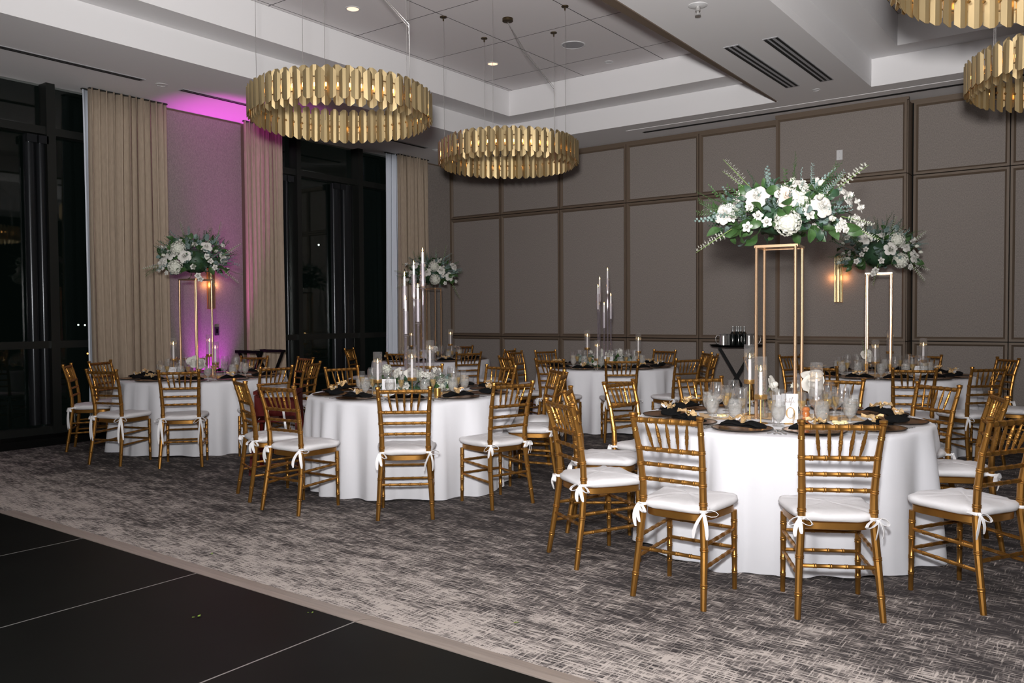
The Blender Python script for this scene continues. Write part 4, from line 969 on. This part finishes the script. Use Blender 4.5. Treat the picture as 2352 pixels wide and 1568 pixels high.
def candelabra(tn, spec, label):
    cx, cy = TABLES[tn]
    t = thing('crystal_candelabra', label, 'candelabra', (cx, cy, TZ+.001), 0, 'clear candelabras')
    ob('base', G().lathe([(.001, .001), (.13, .001), (.135, .006), (.13, .014), (.001, .016)], 36).mesh('acrylic_base', ACRYL), t)
    for i, (la, fw, zf, L_) in enumerate(spec):
        x, y = RX*la+RY*fw, RY*la-RX*fw; zc = zf-.035-L_-TZ
        ob('acrylic_tube', G().tube([(x, y, .012), (x, y, zc-.03)], .0105, 12).tube([(x, y, .012), (x, y, zc-.03)], .006, 8).mesh('acrylic_tube', ACRYL), t)
        c = ob('candle_cup', G().lathe([(.001, -.035), (.012, -.033), (.008, -.022), (.026, -.018), (.028, -.014), (.012, -.008), (.012, .0), (.02, .004), (.024, .008), (.024, .2), (.0245, .202)], 20, c=(x, y, zc)).mesh('crystal_cup', ACRYL), t)
        candle(cx+x, cy+y, TZ+.002+zc, L_, ('tallest', 'second tallest', 'third tallest', 'fourth tallest', 'lowest', 'hidden sixth')[i]+' in the candelabra, '+TN[tn], 'candelabra candles, '+TN[tn])
candelabra('T2', [(.094, .0, 2.03, .30), (.011, -.03, 1.918, .285), (-.063, .04, 1.818, .285), (.056, .06, 1.713, .295), (-.05, .08, 1.608, .295)], 'clear crystal candelabra of tall tubes in front, five stepped tapers')
candelabra('T4', [(.01, .0, 2.045, .30), (-.09, -.03, 1.93, .285), (-.12, .04, 1.828, .285), (.045, .06, 1.715, .295), (-.045, .08, 1.596, .295)], 'smaller-looking clear candelabra by the panelled wall, five stepped tapers')
# low garlands round the candelabras
for tn, sd, lb in (('T2', 201, 'low white flower and leaf garland round the front candelabra'), ('T4', 202, 'low leafy garland round the far candelabra')):
    q = random.Random(sd); cx, cy = TABLES[tn]; el = 1.35
    t = thing('flower_garland', lb, 'flowers', (cx, cy, TZ+.002), 0, 'low candelabra garlands')
    ob('moss_ring', G().grid(lambda u, v: ((.185+.04*math.cos(2*PI*v))*math.cos(2*PI*u), (.185+.04*math.cos(2*PI*v))*math.sin(2*PI*u), .035+.035*math.sin(2*PI*v)), 36, 9, closeu=True).mesh('moss_ring', LEAFD), t)
    for i in range(44 if tn == 'T2' else 20):
        a = i*2.39996; r_ = .20+q.uniform(-.08, .08); z = .07+q.uniform(.0, .13)*(r_ < .22)
        d = Vector((math.cos(a)*.8, math.sin(a)*.8, q.uniform(.3, 1.2))).normalized(); k = q.random(); p = (r_*math.cos(a)*el, r_*math.sin(a), z)
        if k < .42: put(t, 'rose', ROSES[i % 3], p, d, 0, .8)
        elif k < .6: put(t, 'hydrangea', HYD[i % 2], p, d, 0, .62)
        else: put(t, 'lisianthus', SMALL[i % 3], p, d, 0, 1.1)
    for i in range(150):
        a = q.uniform(0, 2*PI); d = Vector((math.cos(a), math.sin(a), q.uniform(-.1, 1))).normalized(); r_ = q.uniform(.15, .27)
        put(t, 'leaf', LV[q.choice((0, 1, 2, 3, 4, 1))], (r_*math.cos(a)*el, r_*math.sin(a), q.uniform(.03, .13)), d, q.uniform(0, 6), q.uniform(.7, 1), LEAFPRE)
    t.rotation_euler.z = YAW
    for i in range(26):
        a = q.uniform(0, 2*PI); d = Vector((math.cos(a), math.sin(a), q.uniform(.2, 1.4))).normalized()
        put(t, 'foliage_sprig', SPR[q.randrange(6)], (.18*math.cos(a), .18*math.sin(a), .05), d, 0, .6)

# ------------------------------------------------------------------ cards, bud vases, small table things
def script_word(g, ox, oz, s):
    W_ = [[(0, .55), (.25, .95), (.22, .5), (.12, 0), (.3, .05), (.45, .3)], [(.05, .62), (.42, .72)], [(.75, .42), (.6, .5), (.5, .25), (.58, .03), (.75, .2), (.8, .45), (.78, .05), (.95, .15), (1.2, .95), (1.12, 1.05), (1.0, .3), (1.1, .0), (1.25, .2), (1.1, .35)],
          [(1.25, .2), (1.45, .6), (1.75, 1.2), (1.6, 1.15), (1.38, .2), (1.55, .02), (1.75, .3), (1.95, .42), (1.88, .55), (1.75, .3), (1.85, .03), (2.15, .25)], [(1.5, .9), (1.2, -.5), (1.3, -.55), (1.42, .1)]]
    for st in W_:
        g.ribbon([(ox+x*s, -.0012, oz+z*s) for x, z in st], .0016, (0, .0, 1), .0004) if False else g.tube([(ox+x*s, -.001, oz+z*s) for x, z in st], .0014, 4)
def card(x, y, rz, w, h, label, num=False, grp='table cards', script=True):
    t = thing('table_card', label, 'card', (x, y, TZ+.001), rz, grp)
    ob('paper', G().box(-w/2, w/2, -.0008, .0022, .006, h).mesh('card_paper', PAPER, 0), t)
    ob('card_foot', G().box(-w*.34, w*.34, -.016, .018, 0, .008).mesh('card_foot', STICK, 0), t)
    if script:
        g = G(); script_word(g, -w*.33, h*.70, w*.30); ob('word', g.mesh('card_script', GREYINK, 60), t, label='script word on the card')
    if num:
        # the numeral 9: a bowl with swelling sides and a curling tail
        g = G(); c = (.004, h*.37); n = 28; vs = []
        for i in range(n):
            a = 2*PI*i/n; wd = .0022+.0075*abs(math.cos(a))**1.5
            for k in (-1, 1):
                rx, rz_ = .0235+k*wd/2, .033+k*(.0012+.001*abs(math.sin(a)))
                vs.append((c[0]+rx*math.cos(a), -.0016, c[1]+rz_*math.sin(a)))
        g.add(vs, [(2*i, 2*i+1, (2*i+3) % (2*n), (2*i+2) % (2*n)) for i in range(n)])
        tl = [(.0235, .0, .009), (.0235, -.02, .009), (.021, -.038, .0075), (.012, -.052, .005), (0, -.058, .003), (-.012, -.054, .005)]
        vs = []
        for a, b_, wd in tl:
            vs += [(c[0]+a-wd/2, -.0016, c[1]+b_), (c[0]+a+wd/2, -.0016, c[1]+b_)]
        g.add(vs, [(2*i, 2*i+1, 2*i+3, 2*i+2) for i in range(len(tl)-1)])
        ob('numeral_nine', g.mesh('numeral_nine', GOLDINK, 0), t, label='gold numeral 9')
    return t
card(-1.685, 5.10, YAW-.05, .10, .185, 'white card reading table 9 before the stand', True, 'table cards')
card(-1.755, 5.12, YAW+.1, .09, .175, 'plain white card half behind the table 9 card', grp='table cards', script=False)
card(-2.10, 5.46, YAW+1.15, .13, .175, 'white menu card turned edgeways on table nine', grp='table cards', script=False)
card(-5.00, 5.00, YAW, .115, .15, 'white card before the front garland', grp='table cards')
card(-8.52, 5.20, YAW+.1, .125, .13, 'white card before the stand on the curtain-side table', grp='table cards')
card(-5.35, 9.25, YAW, .11, .15, 'white card before the far garland', grp='table cards')
card(-1.80, 9.60, YAW-.1, .13, .12, 'white card on the sconce-side table', grp='table cards')
card(-2.42, 9.45, YAW+1.2, .12, .16, 'white card turned edgeways on the sconce-side table', grp='table cards', script=False)
card(-8.70, 9.45, YAW, .10, .165, 'white card on the far corner table', grp='table cards')
VASE = G().lathe([(.001, .002), (.028, .003), (.030, .02), (.030, .14), (.0305, .142), (.029, .14)], 20).mesh('vase', GLASS)
def bud_vase(x, y, label, tn, pts, bloom, extra=()):
    t = thing('bud_vase', label, 'vase', (x, y, TZ+.001), 0, 'bud vases'); ob('vase_body', VASE, t); 
    ob('water', G().lathe([(.001, .004), (.027, .004), (.0275, .07), (.001, .07)], 16).mesh('vase_water', GLASS), t)
    f = thing('cut_flower', 'single '+bloom[3]+' standing in a bud vase on '+TN[tn], 'flower', (x, y, TZ+.008), 0, 'single blooms in bud vases')
    ob('stem', G().tube(pts, .0022, 6).mesh('stem', STEMG), f)
    p = Vector(pts[-1]); put(f, bloom[0], bloom[1], p, bloom[2], 0, bloom[4])
    for nm, me, pp, d, s in extra: put(f, nm, me, pp, d, 0, s)
to = lambda la, fw: (RX*la+RY*fw, RY*la-RX*fw)
a, b_ = to(.035, .03)
bud_vase(-1.93, 5.33, 'tall clear cylinder vase left of the stand front, table nine', 'T1', [(0, 0, 0), (.0, .0, .12), (a*.6, b_*.6, .17), (a, b_, .20)], ('open_blossom', ORCHID, (.6, .0, .25), 'drooping white blossom', 1.05),
         [('stock_spray', STOCK[0], (0, 0, .17), (-.25, -.1, 1), 1.0), ('stock_spray', STOCK[1], (0, 0, .08), (-.02, .05, 1), .9)])
a, b_ = to(-.05, .02)
bud_vase(-1.60, 5.40, 'clear cylinder vase by the tallest drooping blossom, table nine', 'T1', [(0, 0, 0), (.0, .0, .12), (a*.8, b_*.8, .19), (a, b_, .225)], ('open_blossom', ORCHID, (.5, -.6, -.1), 'large white petalled blossom', 1.2),
         [('open_blossom', ORCHID, (a*.9, b_*.9, .26), (.1, -.4, .8), 1.1), ('flower_bud', BUD, (-.12, -.07, .21), (-1, -.4, .1), 1.4), ('foliage_sprig', SPR[0], (0, 0, .05), (.2, .1, 1), .5)])
bud_vase(-2.35, 9.60, 'clear bud vase behind the sconce-side goblets', 'T5', [(0, 0, 0), (0, 0, .14), (.01, 0, .2)], ('open_blossom', ORCHID, (.5, -.5, .4), 'white blossom', 1.2), [('stock_spray', STOCK[2], (0, 0, .12), (-.1, 0, 1), 1.1)])
bud_vase(-8.62, 5.50, 'clear bud vase by the stand on the curtain-side table', 'T3', [(0, 0, 0), (0, 0, .12), (.01, 0, .16)], ('open_blossom', ORCHID, (.5, -.5, .4), 'white blossom', 1.2), [('open_blossom', ORCHID, (.06, .04, .13), (.5, -.3, .6), 1.2)])
bud_vase(-8.58, 9.55, 'clear bud vase on the far corner table', 'T6', [(0, 0, 0), (0, 0, .12), (.01, 0, .16)], ('open_blossom', ORCHID, (.5, -.5, .4), 'white blossom', .9), [('stock_spray', STOCK[1], (0, 0, .1), (.2, 0, 1), .8)])
def votive(x, y, where, tn, mt=WAX):
    t = thing('votive_holder', 'low clear glass votive '+where, 'candle holder', (x, y, TZ+.001), 0, 'votive glasses on '+TN[tn])
    ob('glass', G().lathe([(.001, .002), (.028, .002), (.031, .012), (.033, .058), (.0335, .06), (.032, .058)], 20).mesh('votive_glass', GLASS), t)
    ob('tealight', G().lathe([(.001, .006), (.025, .006), (.026, .03), (.001, .031)], 16).mesh('tealight', mt), t)
for tn, spots in (('T1', [(.10, -.34, 'in front of the 9 card', WAX), (.0, -.36, 'by the nearest charger', GLASS), (.28, -.20, 'amber-lit beside the butter', AMBER), (-.30, -.10, 'amber-lit by the folded card', AMBER), (-.10, -.30, 'before the short candlestick', GLASS)]),
                  ('T2', [(.02, -.40, 'before the card', WAX), (-.30, -.2, 'by the goblets', AMBER), (.26, -.30, 'by the forks', AMBER)]), ('T3', [(.1, -.36, 'by the card', AMBER), (.28, -.3, 'by the flutes', AMBER)]),
                  ('T4', [(-.25, -.3, 'beside the garland', AMBER), (.3, -.25, 'beside the card', WAX)]), ('T5', [(-.1, -.36, 'white and lit', WAX), (.22, -.3, 'cream, large', WAX)])):
    cx, cy = TABLES[tn]
    for la, dv, w, m in spots:
        a, b_ = to(la, -dv); votive(cx+a, cy+b_, w, tn, m if m in (WAX, AMBER) else WAX)
t = thing('pepper_mill', 'turned orange-brown wooden pepper mill beside the 9 card', 'pepper mill', (-1.60, 5.14, TZ+.001))
ob('mill_body', G().lathe([(.001, 0), (.026, 0), (.027, .01), (.022, .02), (.025, .035), (.020, .05), (.023, .065), (.019, .078), (.024, .09), (.018, .105), (.001, .108)], 20).mesh('mill_body', WOODM), t)
ob('mill_cap', G().lathe([(.004, .108), (.006, .112), (.003, .118)], 10, cap1=True).mesh('mill_cap', STEEL), t)
t = thing('butter_plate', 'small white plate of butter pats on table nine behind the flute', 'plate', (-1.42, 5.22, TZ+.001))
ob('dish', G().lathe([(.001, .004), (.05, .004), (.085, .013), (.086, .011), (.05, .0), (.001, .0)], 28).mesh('butter_dish', PORC), t)
for k in range(6):
    a = k*1.05; ob('butter_pat', G().lathe([(.001, .001), (.018, .001), (.02, .006), (.016, .014), (.001, .016)], 12, c=(.03*math.cos(a), .03*math.sin(a), .006+.006*(k % 2))).mesh('butter_pat', BUTTER), t)
t = thing('butter_plate', 'small white butter plate beside the folded card on table nine', 'plate', (-2.16, 5.20, TZ+.001))
ob('dish', G().lathe([(.001, .004), (.05, .004), (.085, .013), (.086, .011), (.05, .0), (.001, .0)], 28).mesh('butter_dish', PORC), t)
for k in range(4): ob('butter_pat', G().box(-.012, .012, -.012, .012, 0, .012).mesh('butter_pat', BUTTER, 0), t, (.02*math.cos(k*1.6), .02*math.sin(k*1.6), .007), (0, 0, k))
for x, y, lb in ((-4.62, 5.18, 'small gold metal tumbler among the front garland goblets'), (-5.62, 9.1, 'small gold metal tumbler on the far candelabra table')):
    t = thing('gold_tumbler', lb, 'cup', (x, y, TZ+.001), 0, 'gold tumblers')
    ob('cup_body', G().lathe([(.001, .001), (.026, .001), (.028, .075), (.0265, .075), (.025, .006), (.001, .005)], 20).mesh('tumbler', TINM), t)
for tn in TABLES:
    cx, cy = TABLES[tn]; q = random.Random(ord(tn[1])); ph = [q.uniform(0, 6) for _ in range(6)]
    def fn(u, v):
        x = (u-.5)*1.0; w = .17+.035*math.sin(9*x+ph[0])+.02*math.sin(23*x+ph[1]); y = (v-.5)*2*w
        return (x, y, .0025+.004*(1+math.sin(31*x+8*math.sin(12*y+ph[2])))*(.5+.5*math.sin(19*y+ph[3]+4*x))**2)
    o = ob('gauze_runner', G().grid(fn, 60, 16).mesh('gauze_runner', RUN, 60), None, (cx, cy, TZ+.0008), (0, 0, YAW+.1+q.uniform(-.3, .3)))
    tag(o, 'crumpled champagne gauze runner across '+TN[tn], 'table runner', 'gauze runners')

# ------------------------------------------------------------------ service things at the walls
def tray_jack(loc, rz, label, bl=.5, sep=.40, z=1.0, straps=True):
    t = thing('tray_stand', label, 'tray stand', loc, rz, 'black folding tray stands')
    for s in (-1, 1):
        ob('top_bar', G().box(s*sep/2-.018, s*sep/2+.018, -bl/2, bl/2, z-.035, z).mesh('top_bar', BLACK, 0), t)
        for e in (-1, 1):
            ob('leg', G().bar((s*sep/2, e*(bl/2-.05+.015*s), z-.02), (-s*(sep/2+.08), e*(bl/2-.05+.015*s), .018), .035, .02, (0, 1, 0)).mesh('jack_leg', BLACK, 0), t)
        ob('foot_bar', G().box(s*(sep/2+.08)-.016, s*(sep/2+.08)+.016, -bl/2+.02, bl/2-.02, 0, .03).mesh('foot_bar', BLACK, 0), t)
    if straps:
        for y in (-bl/3, bl/3): ob('strap', G().ribbon([(-sep/2, y, z+.002), (-sep/4, y, z-.004), (sep/4, y, z-.004), (sep/2, y, z+.002)], .04, (0, 1, 0), .0015).mesh('strap', BLACK, 0), t)
tray_jack((-9.36, 6.97, 0), YAW+.95, 'empty black folding tray stand before the narrow beige curtain')
TRX, TRY = -4.43, 11.18
tray_jack((TRX, TRY, 0), YAW-.25, 'black folding stand carrying the loaded oval tray', bl=.42, sep=.46, z=.985)
t = thing('serving_tray', 'black oval serving tray holding pitchers and bottles', 'tray', (TRX, TRY, .986), YAW-.25)
def ov(rx, ry, zs):
    vs = [(k_*rx*math.cos(2*PI*i/36), k_*ry*math.sin(2*PI*i/36), z) for k_, z in zs for i in range(36)]; m = len(zs)
    return G().add(vs, [(j*36+i, j*36+(i+1) % 36, (j+1)*36+(i+1) % 36, (j+1)*36+i) for j in range(m-1) for i in range(36)]+[tuple(range(36))[::-1], tuple((m-1)*36+i for i in range(36))])
ob('tray_body', ov(.37, .29, [(.86, .0), (.9, .002), (1.0, .028), (.985, .03), (.89, .007), (.86, .006)]).mesh('tray_body', BLACK, 50), t)
def pitcher(la, fw, label, rz):
    a, b_ = to(la, fw); t = thing('water_pitcher', label, 'pitcher', (TRX+a, TRY+b_, .994), rz, 'steel pitchers on the tray')
    ob('pitcher_body', G().lathe([(.001, 0), (.062, 0), (.063, .02), (.057, .14), (.058, .165), (.061, .17), (.056, .165), (.055, .14), (.06, .02), (.001, .01)], 22).mesh('pitcher', STEEL), t)
    ob('handle', G().tube([(.055, 0, .145), (.09, 0, .15), (.108, 0, .12), (.105, 0, .07), (.085, 0, .035), (.056, 0, .035)], .006, 8).mesh('pitcher_handle', STEEL), t)
pitcher(-.20, .06, 'steel pitcher at the tray end, handle outward', PI+YAW); pitcher(-.10, -.13, 'steel pitcher behind the bottles', YAW-2)
pitcher(.14, .10, 'steel pitcher in the middle behind a gold stand post', PI+YAW); pitcher(.24, -.06, 'steel pitcher at the bump-out end of the tray', YAW)
BOT = G().lathe([(.001, 0), (.036, 0), (.037, .01), (.037, .15), (.030, .18), (.014, .205), (.0135, .215)], 18).mesh('bottle_body', BOTTLE)
BNK = G().lathe([(.0145, .20), (.0145, .262), (.0155, .264), (.0155, .275), (.001, .276)], 14).mesh('bottle_foil', FOIL)
for i, (la, fw) in enumerate(((-.075, .07), (-.045, -.01), (.0, .08), (.05, .02), (.015, -.07), (.075, .1))):
    a, b_ = to(la, fw); t = thing('wine_bottle', 'dark silver-necked bottle, %s of the cluster on the tray' % ('first', 'second', 'third', 'fourth', 'fifth', 'last')[i], 'bottle', (TRX+a, TRY+b_, .994), 0, 'dark bottles on the tray')
    ob('bottle_body', BOT, t); ob('foil', BNK, t)
# red wooden high chair between two tables
HX, HY = -6.42, 4.98
t = thing('high_chair', 'dark red wooden high chair between curtain-side and front candelabra tables', 'high chair', (HX, HY, 0), YAW+.1)
for s in (-1, 1):
    g = G(); y = 0
    for e in (-1, 1): g.bar((s*.215, e*.25, .0), (s*.17, e*.10, .74), .07, .028, (1, 0, 0))
    ob('side_frame', g.mesh('side_frame', REDW, 0), t)
    ob('side_board', G().box(s*.18-.012, s*.18+.012, -.17, .17, .50, .72).mesh('side_board', REDW, 0), t)
    ob('arm_rail', G().bar((s*.175, -.2, .745), (s*.175, .16, .745), .04, .03).mesh('arm_rail', REDW, 0), t)
ob('seat', G().box(-.17, .17, -.15, .15, .47, .49).mesh('high_seat', REDW, 0), t)
ob('backrest', G().box(-.17, .17, -.175, -.155, .53, .70).mesh('high_back', REDW, 0), t)
ob('stretcher', G().box(-.19, .19, -.20, -.18, .22, .27).mesh('high_stretcher', REDW, 0), t)
ob('foot_board', G().box(-.19, .19, .17, .25, .22, .24).mesh('foot_board', REDW, 0), t)
ob('crotch_post', G().box(-.02, .02, .10, .13, .49, .66).mesh('crotch_post', REDW, 0), t)
for s in (-.07, .07): ob('strap', G().ribbon([(s, -.178, .6), (s, -.19, .58), (s*1.3, -.19, .40), (s*1.5, -.188, .28)], .02, (1, 0, 0), .001).mesh('white_strap', RIBBON, 0), t)
